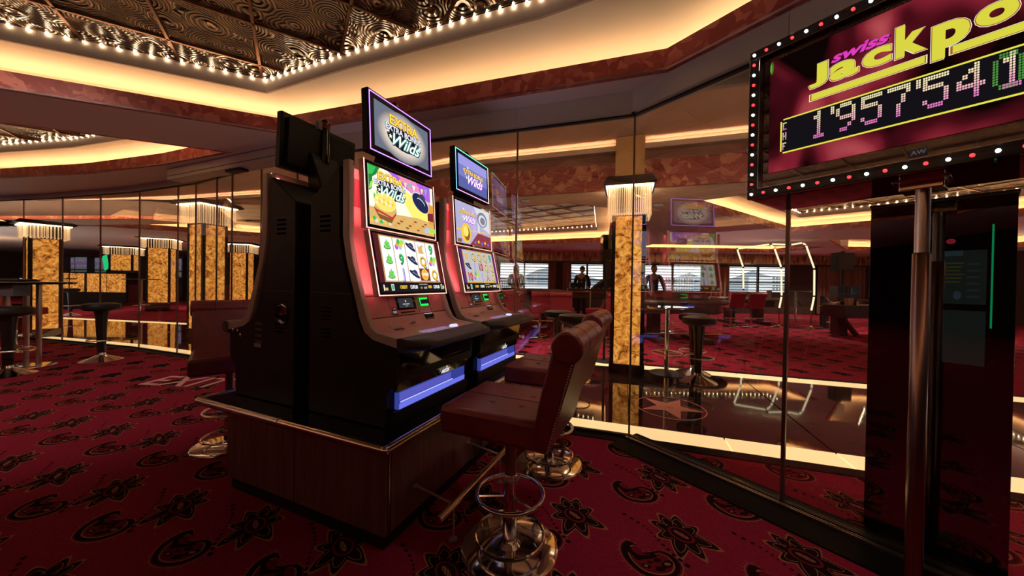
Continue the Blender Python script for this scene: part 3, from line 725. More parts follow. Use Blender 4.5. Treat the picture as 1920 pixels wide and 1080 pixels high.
for c in ((0, 0), (0, PT), (PL, 0), (PL, PT)): G().sph((c[0]+(-.01 if c[0] == 0 else .01), c[1]+(-.01 if c[1] == 0 else .01), .486), .0225, 12, 8).build('rail_corner', m_chrome, plinth)
# foot rail
f0, f1 = fl(822, 976, .17), fl(928, 866, .17)
def loc_i(p): d = Vector(p)-pt; return Vector((d.dot(RI), d.dot(TI)))
a, b_ = loc_i(f0), loc_i(f1); yb = a.y; 
fr_ = G().tube([(a.x, a.y, .17), (1.45, a.y, .17)], .016, 14).build('foot_rail', m_brass, plinth)
for x_ in (.12+a.x, .62+a.x, 1.3):
    G().tube([(x_, .03, .205), (x_, yb+.0, .172)], .006, 8).lathe([(.015, 0), (.015, .006)], (x_, .024, .2), 12).build('rail_bracket', m_brushed, plinth)
    G().tube([(x_, yb, .16), (x_, yb, .012)], .005, 8).lathe([(.02, 0), (.02, .01)], (x_, yb, 0), 12).build('rail_foot', m_brushed, plinth)

# ------------------------------------------------------------------ slot machine
MW = .71
m_slot = mat('vent_black', (.001, .001, .001), .9, spec=0)
c1 = {k: v for k, v in dict(gold=(1., .62, .06), yellow=(1., .85, .18), white=(1, 1, 1), cream=(1., .93, .75), green=(.05, .55, .10), lime=(.35, .85, .12), dgreen=(.02, .25, .05), purple=(.45, .12, .75), lilac=(.62, .45, .95), pink=(.9, .3, .55), navy=(.02, .025, .09), dark=(.012, .010, .014), brown=(.30, .12, .03), tan=(.80, .48, .16), orange=(1., .40, .05), red=(.75, .05, .05), blue=(.10, .20, .85), sky=(.45, .62, .95), grey=(.25, .24, .30), silver=(.75, .76, .82), night=(.05, .06, .12), haze=(.55, .52, .78), teal=(.1, .6, .55), maroon=(.20, .03, .04)).items()}
def E(c, s=1.): return emi(c1[c] if isinstance(c, str) else c, s)
class Art:
    """flat artwork on a display: unit coordinates, layered by tiny offsets"""
    def __init__(s, parent, o, ux, uz, w, h):
        s.p = parent; s.o = Vector(o); s.ux = Vector(ux).normalized(); s.uz = Vector(uz).normalized(); s.w = w; s.h = h; s.n = s.ux.cross(s.uz); s.b = {}
    def P(s, x_, y_, l): return s.o+s.ux*(x_*s.w)+s.uz*(y_*s.h)+s.n*(.0006*l)
    def poly(s, c, pts, l=1, st=1.): s.b.setdefault((c, st), G()).add([s.P(x_, y_, l) for x_, y_ in pts], [tuple(range(len(pts)))]); return s
    def rect(s, c, x0, y0, x1, y1, l=1, st=1.): return s.poly(c, [(x0, y0), (x1, y0), (x1, y1), (x0, y1)], l, st)
    def ell(s, c, cx, cy, rx, ry, l=1, n=18, st=1., rot=0, a0=0, a1=6.2832):
        asp = s.h/s.w; pts = []
        for k in range(n+(0 if a1 > 6.28 else 1)):
            a = a0+(a1-a0)*k/n; u, v_ = rx*math.cos(a), ry*math.sin(a)*asp
            pts.append((cx+u*math.cos(rot)-v_*math.sin(rot), cy+(u*math.sin(rot)+v_*math.cos(rot))/asp))
        return s.poly(c, pts, l, st)
    def star(s, c, cx, cy, r_, l=1, st=1.):
        asp = s.h/s.w; return s.poly(c, [(cx+(r_ if k % 2 == 0 else r_*.45)*math.sin(k*math.pi/5), cy+(r_ if k % 2 == 0 else r_*.45)*math.cos(k*math.pi/5)/asp) for k in range(10)], l, st)
    def text(s, t_, cx, cy, size, c, l=6, shear=0, bold=0, sx=1., st=1., rot=0, nm='lettering', align='CENTER'):
        ux = s.ux*math.cos(rot)+s.uz*math.sin(rot); uz = s.uz*math.cos(rot)-s.ux*math.sin(rot)
        text_mesh(t_, size*s.h, E(c, st), s.P(cx, cy, l), ux, uz, s.p, nm, shear, bold*s.h, .0001, align, s.n, sx)
    def done(s, nm='artwork'):
        for (c, st), g in s.b.items(): o = g.build(nm, E(c, st), s.p, smooth=False)
def logo(a, cx, cy, k, first=True, cool=False):
    a.ell('dark', cx, cy-.08*k, .31*k, .27*k, 2) if not cool else None
    for dx, dy in ((-.33, .10), (-.29, -.02), (-.25, -.13), (.27, .02), (.30, -.10), (.27, -.2), (-.2, .2), (.2, .12)):
        a.star('silver' if cool else ('teal' if dy > 0 else 'cream'), cx+dx*k, cy+dy*k, .035*k, 3, 1.2)
    if first:
        a.text('EXTRA', cx, cy+.25*k, .30*k, 'brown', 5, 0, .022*k, 1.08); a.text('EXTRA', cx, cy+.255*k, .30*k, 'gold', 6, 0, .008*k, 1.08, 1.2)
    a.text('EXTRA BONUS', cx, cy+.055*k, .185*k, 'night', 5, 0, .016*k, 1.0); a.text('EXTRA BONUS', cx, cy+.06*k, .185*k, 'silver' if not cool else 'gold', 6, 0, .004*k, 1.0, 1.3)
    a.text('Wilds', cx+.008*k, cy-.185*k, .39*k, 'night' if not cool else 'purple', 7, .45, .026*k, 1.1, 1)
    a.text('Wilds', cx, cy-.18*k, .39*k, 'teal', 8, .45, .013*k, 1.1, 1) if not cool else None
    a.text('Wilds', cx, cy-.18*k, .39*k, 'cream' if not cool else 'white', 9, .45, .002*k, 1.1, 1.3)
def cactus(a, cx, cy, r_, l=4):
    a.ell('dgreen', cx, cy-.75*r_, r_*.62, r_*.5, l); a.ell('lime', cx, cy-.7*r_, r_*.5, r_*.35, l+1)
    for dx, h in ((0, 1.0), (-.28, .6), (.28, .65)):
        a.ell('green', cx+dx*r_, cy-.35*r_+h*r_*.4, r_*.17, r_*h, l+2); a.ell('lime', cx+dx*r_, cy-.35*r_+h*r_*.4, r_*.07, r_*h*.85, l+3)
def hat(a, cx, cy, r_, l=4):
    a.ell('silver', cx, cy, r_*1.05, r_*.52, l, rot=-.5); a.ell('navy', cx, cy-.02*r_, r_*.98, r_*.46, l+1, rot=-.5); a.ell('night', cx+.12*r_, cy+.35*r_, r_*.45, r_*.6, l+2, rot=-.5); a.ell('silver', cx+.02*r_, cy+.02*r_, r_*.46, r_*.12, l+3, rot=-.5); a.ell('navy', cx+.02*r_, cy-.06*r_, r_*.44, r_*.10, l+4, rot=-.5)
def build_machine(label, group, top_cols, night, letters):
    """local frame: x across (0 centre), y = depth towards the island's middle, z above plinth"""
    root = empty('slot_machine', label=label, cat='slot machine', group=group)
    def P(x_, t_, z): return Vector((x_-MW/2, t_-.71, z-.5))
    g = G(lambda p: P(*p))
    body = [(.65, .5), (.65, 1.62), (.44, 1.775), (.435, 1.42), (.41, 1.30), (.36, 1.14), (.32, 1.01), (.285, .955), (.22, .925), (.06, .875), (.068, .72), (.12, .66), (.125, .5)]
    g.prx(body, .0, MW); g.build('cabinet', m_black, root, bevel=.004)
    back = [(.415, 1.80), (.410, 1.42), (.385, 1.30), (.333, 1.14), (.292, 1.01), (.258, .945), (.205, .912), (.05, .882)]
    front = [(.052, .930), (.18, .948), (.215, .970), (.245, 1.02), (.29, 1.135), (.343, 1.29), (.368, 1.42), (.372, 1.80)]
    for xa, xb in ((-.004, .026), (MW-.026, MW+.004)):
        g = G(lambda p: P(*p)); g.prx(back+front, xa, xb); g.build('side_trim', m_bronze, root, bevel=.004)
        g = G(lambda p: P(*p)); xa2, xb2 = (.026, .032) if xa < .3 else (MW-.032, MW-.026)
        g.prx([(.44, 1.775), (.435, 1.42), (.41, 1.30), (.36, 1.14), (.30, 1.05), (.292, 1.12), (.345, 1.30), (.372, 1.42), (.376, 1.775)], xa2, xb2); g.build('inner_cheek', m_pink, root)
    g = G(lambda p: P(*p)); g.prx([(.425, 1.775), (.42, 1.42), (.395, 1.30), (.345, 1.14), (.32, 1.10), (.30, 1.12), (.30, 1.13), (.38, 1.31), (.405, 1.42), (.41, 1.775)], .03, MW-.03)
    g.build('rear_panel', m_pink, root)
    for x_ in (.035, MW-.115):
        g = G(lambda p: P(*p)); g.box(x_, x_+.08, .400, .411, 1.58, 1.72); g.build('speaker_grille', mat('red_grille', (.28, .03, .05), .6), root)
    def panel(nm, m_, tz, x0, x1, th, par=root, bevel=.002, off=0.):
        """slab between two (t,z) points with thickness behind"""
        (ta, za), (tb, zb) = tz; d = Vector((tb-ta, zb-za)).normalized(); n_ = Vector((-d.y, d.x))   # pointing to the front (-t)
        if n_.x > 0: n_ = -n_
        q = [(ta+n_.x*off, za+n_.y*off), (tb+n_.x*off, zb+n_.y*off), (tb-n_.x*(th-off), zb-n_.y*(th-off)), (ta-n_.x*(th-off), za-n_.y*(th-off))]
        g = G(lambda p: P(*p)); g.prx(q, x0, x1); return g.build(nm, m_, par, bevel=bevel)
    def art_on(tz, x0, x1, par, off=.001):
        (ta, za), (tb, zb) = tz; d = Vector((0, tb-ta, zb-za)); h = d.length
        o = P(x0, ta, za); a = Art(par, o, (1, 0, 0), d, x1-x0, h)
        a.o += a.n*off; return a
    # --- screens
    for k, (tz, nm) in enumerate(((((.318, 1.466), (.345, 1.824)), 'upper_display'), (((.228, 1.120), (.305, 1.458)), 'lower_display'))):
        fr_ = panel(nm, m_bronze, tz, .060, MW-.060, .038, bevel=.004)
        (ta, za), (tb, zb) = tz; d = (Vector((tb, zb))-Vector((ta, za))); h = d.length; d.normalize()
        ins = lambda e_: ((ta+d.x*e_, za+d.y*e_), (tb-d.x*e_, zb-d.y*e_))
        panel('bezel', m_blackgloss, ins(.006), .068, MW-.068, .004, fr_, .001, .002)
        for xx in (.0605, MW-.0640):
            panel('edge_light', E((1., .42, .34), 3.0), tz, xx, xx+.0035, .003, fr_, 0, .0015)
        panel('edge_light', E((1., .42, .34), 2.2), ((ta, za), (ta+d.x*.004, za+d.y*.004)), .0605, MW-.0605, .003, fr_, 0, .0015)
        for xx in (.068, MW-.084): panel('halo_light', emi((1., .30, .28), 11.), ins(.03), xx-.0, xx+.016, .0035, fr_, 0, -.0375)
        if k == 0:
            a = art_on(ins(.022), .082, MW-.082, fr_, .003)
            if not night:
                a.rect('cream', 0, 0, 1, 1, 0, 1.1); a.poly('purple', [(.25, 1), (.95, 1), (.95, .62), (.72, .70), (.5, .82)], 1, 1.1); a.poly('pink', [(.4, 1), (.7, 1), (.78, .8), (.6, .75)], 2)
                a.poly('yellow', [(.45, .8), (.62, .70), (.86, .60), (1, .62), (1, .25), (.6, .3), (.5, .5)], 2, 1.1); a.poly('orange', [(.9, .62), (1, .66), (1, .2), (.9, .25)], 3, .9)
                a.poly('tan', [(0, 0), (1, 0), (1, .26), (.7, .30), (.35, .26), (0, .3)], 3); 
                for k2 in range(14): a.ell('brown' if k2 % 3 else 'orange', .34+.045*k2, .06+.05*(k2 % 4), .028, .018, 4, 8, .9)
                a.poly('dgreen', [(0, 1), (.15, 1), (.10, .86), (.05, .80), (.04, .6), (0, .55)], 3); a.poly('green', [(0, .98), (.10, .98), (.05, .84), (0, .82)], 4); a.poly('lime', [(.02, .7), (.06, .74), (.03, .6), (0, .58)], 4)
                for k2 in range(7): a.poly(('pink', 'yellow', 'teal', 'white')[k2 % 4], [(.42+.07*k2, .93-.02*(k2 % 2)), (.47+.07*k2, .93-.02*(k2 % 2)), (.445+.07*k2, .80)], 4, 1.1)
                logo(a, .29, .70, .62)
                for dx, h_ in ((0, .17), (-.035, .09), (.035, .11)): a.ell('green', .10+dx, .50+(h_-.17)*.3, .011, h_*.6, 6)
                a.poly('brown', [(.05, .28), (.12, .12), (.28, .08), (.36, .30), (.34, .40), (.08, .42)], 7, .9); a.poly('tan', [(.055, .30), (.11, .2), (.29, .16), (.355, .30), (.35, .37), (.07, .38)], 8); a.poly('red', [(.07, .24), (.30, .15), (.35, .25), (.35, .29), (.29, .19), (.06, .28)], 9, .8); a.ell('yellow', .205, .42, .15, .16, 9); 
                for k2 in range(16): a.ell('gold' if k2 % 2 else 'cream', .09+.03*(k2 % 8), .38+.035*(k2//8)+.02*(k2 % 3), .016, .022, 10, 8)
                a.ell('silver', .76, .62, .16, .17, 7, rot=-.45); a.ell('navy', .757, .61, .15, .155, 8, rot=-.45); a.ell('night', .78, .68, .07, .12, 9, rot=-.45); a.ell('silver', .765, .635, .075, .05, 10, rot=-.45); a.ell('navy', .762, .62, .072, .045, 11, rot=-.45)
                a.text('BONUS', .93, .66, .07, 'cream', 8, 0, .002, .8); a.poly('maroon', [(.88, .45), (.99, .48), (.99, .30), (.88, .30)], 5); 
                for k2 in range(6): a.ell('sky' if k2 < 2 else ('lime' if k2 % 2 else 'gold'), .84+.03*k2, .08+.03*(k2 % 2), .035, .05, 6, 8)
                for k2 in range(9): a.ell(('gold', 'green', 'silver')[k2 % 3], .02+.03*k2, .07+.04*(k2 % 2), .022, .035, 6, 8)
            else:
                a.rect('haze', 0, 0, 1, 1, 0, .9); a.poly('silver', [(.5, 1), (1, 1), (1, .4), (.75, .5)], 1); a.ell('grey', .75, .72, .16, .2, 2); a.ell('silver', .75, .70, .12, .15, 3); a.ell('grey', .76, .69, .08, .1, 4)
                a.poly('maroon', [(.35, 0), (1, 0), (1, .3), (.6, .34)], 2, 1.6); a.rect('lilac', .45, .28, .55, .9, 1); a.rect('silver', .6, .3, .66, .8, 1)
                logo(a, .33, .72, .62, False, True)
                a.ell('gold', .25, .26, .13, .24, 5); a.ell('brown', .27, .25, .08, .17, 6); a.ell('yellow', .24, .30, .07, .13, 7); a.rect('brown', .02, .02, .12, .10, 5); a.poly('gold', [(.0, .30), (.98, .40), (.98, .42), (.0, .33)], 3)
                for k2 in range(5): a.ell('gold' if k2 % 2 else 'blue', .5+.1*k2, .08+.03*(k2 % 2), .03, .04, 6, 8)
            a.done()
        else:
            a = art_on(ins(.016), .078, MW-.078, fr_, .003)
            bg = 'cream' if not night else 'haze'
            a.rect('maroon' if not night else 'purple', .0, .17, 1, 1, 0, .5 if not night else .25); a.rect('tan' if not night else 'gold', .065, .175, .935, .985, 1, .7)
            a.rect('dark', 0, 0, 1, .165, 1)
            for i in range(5):
                x0 = .08+i*.17; a.rect('white' if not night else 'silver', x0, .20, x0+.16, .965, 2, 1.05 if not night else .75)
            for i in range(5):
                for j in range(3):
                    cx, cy = .16+i*.17, .835-.255*j; s_ = letters[j][i]
                    if s_ == 'c': cactus(a, cx, cy, .075)
                    elif s_ == 'h': hat(a, cx, cy, .085)
                    elif s_ == 'f':
                        for k2, c in enumerate(('purple', 'orange', 'green', 'sky', 'gold', 'lime')): a.ell(c, cx-.04+.016*k2, cy-.03+.05*(k2 % 3), .025, .05, 4+k2, 10)
                    elif s_ == 'w': a.rect('maroon', cx-.08, cy-.12, cx+.08, cy+.12, 3); a.ell('gold', cx, cy, .06, .11, 4); a.ell('orange', cx, cy, .045, .08, 5); a.text('Wild', cx, cy, .09, 'white', 8, .3, .004)
                    elif s_ == 'k': a.poly('tan', [(cx-.05, cy-.1), (cx+.04, cy-.1), (cx+.02, cy+.0), (cx+.05, cy+.09), (cx-.03, cy+.03), (cx-.05, cy+.1)], 4)
                    else:
                        a.text(s_, cx+.005, cy-.01, .26, 'night', 4, 0, .012, .9); a.text(s_, cx, cy, .26, {'9': 'green', 'Q': 'gold', 'J': 'lilac', 'A': 'orange', '10': 'red'}.get(s_, 'red'), 6, 0, .004, .9)
            a.text('CREDIT', .30, .085, .075, 'gold', 4, 0, .003, .72); a.text('CHF0.00', .455, .085, .09, 'white', 4, 0, .003, .62)
            a.text('PLAYING CREDITS', .61, .135, .03, 'silver', 4); a.text('BET', .575, .07, .05, 'gold', 4, 0, 0, .8); a.text('0.00', .64, .07, .055, 'white', 4); a.text('WIN', .72, .085, .075, 'gold', 4, 0, .003, .72); a.text('CHF0.00', .84, .085, .09, 'white', 4, 0, .003, .6)
            a.rect('cream', .03, .03, .045, .13, 3); a.rect('tan', .05, .035, .085, .08, 3); a.rect('silver', .13, .03, .17, .14, 3); a.rect('green', .137, .045, .163, .125, 4); a.rect('silver', .925, .04, .955, .14, 3); a.rect('green', .93, .05, .95, .13, 4); a.ell('gold', .975, .08, .015, .04, 3)
            a.text('GAME OVER', .5, .186, .028, 'cream', 4)
            a.done()
    # --- player panel
    dp = panel('player_panel', m_pink, ((.268, 1.005), (.305, 1.112)), .028, MW-.028, .03)
    A = ((.268, 1.005), (.305, 1.112)); lerp2 = lambda f: (A[0][0]+(A[1][0]-A[0][0])*f, A[0][1]+(A[1][1]-A[0][1])*f)
    pp = panel('tracking_display', m_blackgloss, (lerp2(.26), lerp2(.92)), .25, .41, .006, dp, .001, .003)
    a = art_on((lerp2(.36), lerp2(.86)), .265, .385, pp, .005); a.rect((.035, .035, .04), 0, 0, 1, 1, 0); a.text('SWISS CASINOS', .5, .36, .16, 'silver', 2, 0, .003, .9); a.text('Zurich', .5, .17, .13, 'silver', 2); a.poly('silver', [(.47, .55), (.53, .62), (.5, .8), (.45, .7)], 2); a.done()
    panel('card_slot', m_black, (lerp2(.10), lerp2(.17)), .27, .39, .004, dp, 0, .002)
    ba_ = panel('card_reader', m_black, (lerp2(.38), lerp2(.80)), .445, .535, .01, dp, .002, .010)
    a = art_on((lerp2(.36), lerp2(.82)), .440, .520, ba_, .0105); a.rect((.02, .85, .10), 0, 0, 1, 1, 0, 1.2); a.rect('dark', .1, .25, 1.0, .78, 1); a.done('reader_light')
    dn = panel('denomination_label', mat('dark_red_label', (.12, .012, .02), .4), (lerp2(.05), lerp2(.42)), .205, .245, .002, dp, 0, .0015)
    a = art_on((lerp2(.05), lerp2(.42)), .205, .245, dn, .002); a.text('CREDIT', .5, .8, .2, 'pink', 1, 0, 0, .9, .5); a.text('0.01', .5, .36, .48, 'silver', 1, 0, .01, .85, .5); a.done()
    for x_ in (.10, MW-.13): panel('brand_plate', m_bronze, (lerp2(.06), lerp2(.14)), x_, x_+.035, .002, dp, 0, .0015)
    for x_ in (.195, .43, .545): panel('panel_joint', m_black, (lerp2(.0), lerp2(1.)), x_, x_+.0015, .003, dp, 0, .0008)
    # --- console: concave deck
    cpts = [(.262, 1.002), (.246, .975), (.222, .955), (.190, .942), (.12, .932), (.04, .926), (-.03, .922)]
    g = G(lambda p: P(*p)); g.prx(cpts+[(-.03, .905), (.05, .90), (.2, .90), (.29, .96)], .026, MW-.026)
    m_deck = mat('rose_bronze_deck', (.78, .45, .42), .36, .1); cs = g.build('console_deck', m_deck, root)
    # black padded lip with rounded ends
    g = G(lambda p: P(*p)); lip = [(.055, .93), (.0, .934), (-.06, .930), (-.095, .915), (-.10, .90), (-.085, .885), (-.03, .868), (.055, .862)]
    n_ = 12; V = []; 
    for i in range(n_+1):
        u = i/n_; x_ = -.006+(MW+.012)*u; e_ = min(u, 1-u)/.14; e_ = min(1, e_); cut = (1-math.sqrt(max(0, 1-(1-e_)**2)))*.6
        V += [(x_, t_+cut*(.055-t_) if t_ < .055 else t_, z) for t_, z in lip]
    m_ = len(lip); Fs = [tuple(range(m_)), tuple(range(n_*m_, (n_+1)*m_))]
    for i in range(n_): Fs += [(i*m_+q, i*m_+(q+1) % m_, (i+1)*m_+(q+1) % m_, (i+1)*m_+q) for q in range(m_)]
    g.add(V, Fs); g.build('arm_rest', mat('dark_armrest_rubber', (.045, .028, .024), .5), root)
    zd = lambda t_: next(za+(zb-za)*(t_-ta)/(tb-ta) for (ta, za), (tb, zb) in zip(cpts, cpts[1:]) if tb <= t_ <= ta)
    bs = None
    for r_, t_ in ((0, .105), (1, .072)):
        for i in range(6):
            x_ = .235+i*.040+r_*.006; g = G(lambda p: P(*p)); g.lathe([(.016, 0), (.016, .004), (.013, .006)], (0, 0, 0), 10)
            o = G(); o.lathe([(.0155, 0), (.0155, .003), (.012, .0055)], (0, 0, 0), 10)
            if bs is None: bs = o.build('play_button', emi((.42, .22, .62), .55), cs); bs.scale = (1, .75, 1); bs.location = P(x_, t_, zd(t_))
            else: share(bs, 'play_button', cs, P(x_, t_, zd(t_)))
            G(lambda p: P(*p)).box(x_-.012, x_+.012, t_-.023, t_-.014, zd(t_)-.001, zd(t_)+.0035).build('button_label', emi((.75, .50, .30), .5), cs)
    sp_ = G(); sp_.lathe([(.034, 0), (.034, .006), (.028, .012), (.015, .013)], (0, 0, 0), 20); o = sp_.build('spin_button', emi((.62, .60, 1.), 1.3), cs); o.scale = (1, .62, 1); o.location = P(.515, .085, zd(.085)); 
    bz = G(lambda p: P(*p)); bz.prx([(.262, .995), (.245, .966), (.236, .966), (.238, .985), (.252, 1.000)], .455, .535); bz = bz.build('bill_acceptor', m_blackgloss, cs, bevel=.002)
    G(lambda p: P(*p)).prx([(.255, 1.001), (.244, .983), (.249, .980), (.260, .997)], .462, .528).build('bill_light', emi((.55, .48, 1.), 2.2), bz)
    o = G().lathe([(.022, 0), (.022, .003)], (0, 0, 0), 16).build('lock_plug', m_bronze, cs); o.location = P(.31, .225, .957); o.rotation_euler = (-.7, 0, 0)
    for q in ((.15, .235),): pass
    G(lambda p: P(*p)).prx([(.236, .970), (.213, .952), (.212, .953), (.235, .971)], .13, .215).build('service_flap', m_bronze, cs)
    o = G(lambda p: P(*p)).prx([(.203, .9475), (.186, .942), (.186, .9435), (.203, .949)], .135, .205).build('button_legend', mat('dark_red_label', (.12, .012, .02), .4), cs)
    # --- lower door
    ld = panel('lower_door', m_blackgloss, ((.085, .665), (.045, .862)), .03, MW-.03, .02)
    tr = G(lambda p: P(*p)); tr.prx([(.093, .575), (.118, .575), (.118, .665), (.090, .665)], .055, MW-.055); tr = tr.build('light_trough', emi((.035, .05, .30), 1.0), root)
    m_tb = emi((.16, .18, .80), 1.0)
    G(lambda p: P(*p)).box(.06, MW-.2, .082, .088, .612, .616).build('light_tube', emi((.35, .40, 1.), 1.4), tr)
    G(lambda p: P(*p)).prx([(.0885, .578), (.0865, .606), (.09, .606), (.092, .578)], .057, MW-.057).build('light_diffuser', m_tb, tr)
    G(lambda p: P(*p)).prx([(.0835, .622), (.0815, .658), (.09, .658), (.09, .622)], .057, MW-.22).build('light_diffuser', emi((.10, .10, .50), 1.0), tr)
    text_mesh('AICOX', .030, E('silver', 1.2), P(.42, .074, .685), (1, 0, 0), (0, -.2, 1), tr, 'logo', .15, .0009, .0004, 'CENTER', (0, -1, 0), .8)
    G(lambda p: P(*p)).sph((.435, .074, .704), (.004, .001, .008), 8, 6).build('logo_flame', E('silver', 1.2), tr)
    G(lambda p: P(*p)).prx([(.093, .5), (.088, .572), (.11, .572), (.11, .5)], .02, MW-.02).build('kick_panel', m_black, root)
    # --- sides: vents, joint, lock plates, rating plate
    for xs_, nm in ((-.0015, 'L'), (MW-.0005, 'R')):
        x1 = xs_+.002
        G(lambda p: P(*p)).box(xs_, x1, .33, .645, 1.127, 1.131).build('side_joint', mat('joint_grey', (.05, .045, .045), .5), root)
        for z in (1.52, 1.495, 1.47, 1.445): G(lambda p: P(*p)).box(xs_, x1, .50, .575, z, z+.010).build('vent_slot', m_slot, root)
        for z in (.94, .92, .90, 1.05, 1.03, 1.01, .99):
            G(lambda p: P(*p)).box(xs_, x1, .49, .56, z, z+.006).build('vent_slot', m_slot, root)
        if nm == 'R':
            o = G().lathe([(.058, 0), (.058, .004), (.052, .006), (.048, .003)], (0, 0, 0), 28).build('round_port', m_blackgloss, root); o.rotation_euler = (0, math.pi/2, 0); o.location = P(MW, .55, 1.00)
            G(lambda p: P(*p)).box(MW, MW+.008, .535, .56, .998, 1.003).build('port_latch', m_brushed, root)
            for k in range(4): G(lambda p: P(*p)).box(MW, MW+.0015, .315, .375, .93-.035*k, .945-.035*k).build('warning_label', mat('label_grey', (.10, .09, .085), .5), root)
            G(lambda p: P(*p)).box(MW, MW+.0015, .305, .365, .80, .822).build('rating_plate', mat('label_silver', (.40, .34, .28), .5), root)
            for t_, z in ((.115, .885), (.16, .882), (.19, .86)): o = G().lathe([(.010, 0), (.010, .012), (.006, .014)], (0, 0, 0), 12).build('key_lock', m_chrome, root); o.rotation_euler = (0, math.pi/2, 0); o.location = P(MW, t_, z)
    # --- topper
    tp = G(lambda p: P(*p)); tp.prx([(.40, 1.78), (.52, 1.74), (.50, 1.83), (.425, 1.99), (.405, 2.02), (.375, 2.0), (.39, 1.88)], MW/2-.10, MW/2+.10); tp.build('topper_mount', m_black, root, bevel=.006)
    tz = ((.335, 1.868), (.352, 2.20)); x0, x1 = .085, MW-.085
    tf = panel('topper', m_black, tz, x0, x1, .045, bevel=.006)
    panel('topper_back', m_black, ((.375, 1.90), (.388, 2.17)), x0+.03, x1-.03, .03, tf, .004)
    (ta, za), (tb, zb) = tz; d = (Vector((tb, zb))-Vector((ta, za))).normalized(); pnt = lambda f: (ta+d.x*f, za+d.y*f)
    cols = top_cols   # left, bottom, right, top
    e = .010; w_ = .005; hh = .332
    panel('neon_edge', emi(cols[0], 3.), (pnt(e), pnt(hh-e)), x0+e, x0+e+w_, .003, tf, 0, .0015); panel('neon_edge', emi(cols[2], 3.), (pnt(e), pnt(hh-e)), x1-e-w_, x1-e, .003, tf, 0, .0015)
    panel('neon_edge', emi(cols[1], 3.), (pnt(e), pnt(e+w_)), x0+e, x1-e, .003, tf, 0, .0015); panel('neon_edge', emi(cols[3], 3.), (pnt(hh-e-w_), pnt(hh-e)), x0+e, x1-e, .003, tf, 0, .0015)
    a = art_on((pnt(.042), pnt(hh-.042)), x0+.042, x1-.042, tf, .001)
    if not night:
        a.rect((.16, .18, .24), 0, 0, 1, 1, 0)
        for q_ in range(9): f_ = q_/8; a.ell((.20+.62*f_, .20+.50*f_, .24+.36*f_), .5, .47, .47-.14*f_, .56-.20*f_, .1+.15*q_, 32)
    else: a.rect((.12, .13, .40), 0, 0, 1, 1, 0); a.rect((.22, .22, .60), 0, .35, 1, 1, 1); a.rect((.36, .34, .80), 0, .7, 1, 1, 2)
    logo(a, .5, .5, .98, not night, night); a.done()
    cl = G(lambda p: P(*p)); cl.lathe([(.03, 1.96), (.032, 2.02), (.028, 2.15), (.028, 2.235), (.02, 2.245)], (MW/2, .42, 0), 14); cl = cl.build('tower_light', m_blackgloss, root)
    G(lambda p: P(*p)).lathe([(.0285, 2.19), (.029, 2.192), (.029, 2.225), (.0285, 2.227)], (MW/2, .42, 0), 14).build('red_lens', mat('red_lens', (.25, .02, .02), .2), cl)
    G(lambda p: P(*p)).box(MW/2+.028, MW/2+.055, .40, .43, 2.17, 2.225).build('lamp_label', mat('label_silver', (.40, .34, .28), .5), cl)
    G(lambda p: P(*p)).box(.45, .50, .390, .396, 1.93, 1.96).build('back_sticker', mat('label_silver', (.40, .34, .28), .5), tf)
    return root
LET1 = [['c', 'f', 'h', 'k', '9'], ['c', '9', 'h', 'Q', 'f'], ['c', 'J', 'h', 'w', 'Q']]
LET2 = [['k', 'Q', 'Q', 'Q', '9'], ['h', 'J', '10', 'Q', 'Q'], ['10', 'f', 'J', 'A', 'Q']]
vio = (.45, .18, 1.)
GM = 'slot machines back to back on the wooden plinth'
def place_m(o, s): c = isl(.13+MW/2+s, .71); o.location = (c.x, c.y, .5); o.rotation_euler = (0, 0, RZI)
mA = build_machine('near slot machine facing right, violet-edged topper and bright desert game', GM, (vio, vio, (.55, .25, 1.), vio), False, LET1); place_m(mA, 0)
mB = build_machine('second slot machine facing right, behind the desert one, rainbow-edged topper', GM, ((.15, .45, 1.), (.62, .25, .95), (.7, .75, .5), (.1, .75, .45)), True, LET2); place_m(mB, .82)
kd = kids()
mC = copy_tree(mA, kd); mC.location = mA.location; mC.rotation_euler = (0, 0, RZI+math.pi); mC['label'] = 'near slot machine seen from behind and the side, facing left, topper back showing'
mD = copy_tree(mB, kd); mD.location = mB.location; mD.rotation_euler = (0, 0, RZI+math.pi); mD['label'] = 'slot machine facing left, hidden behind the other three machines on the plinth'
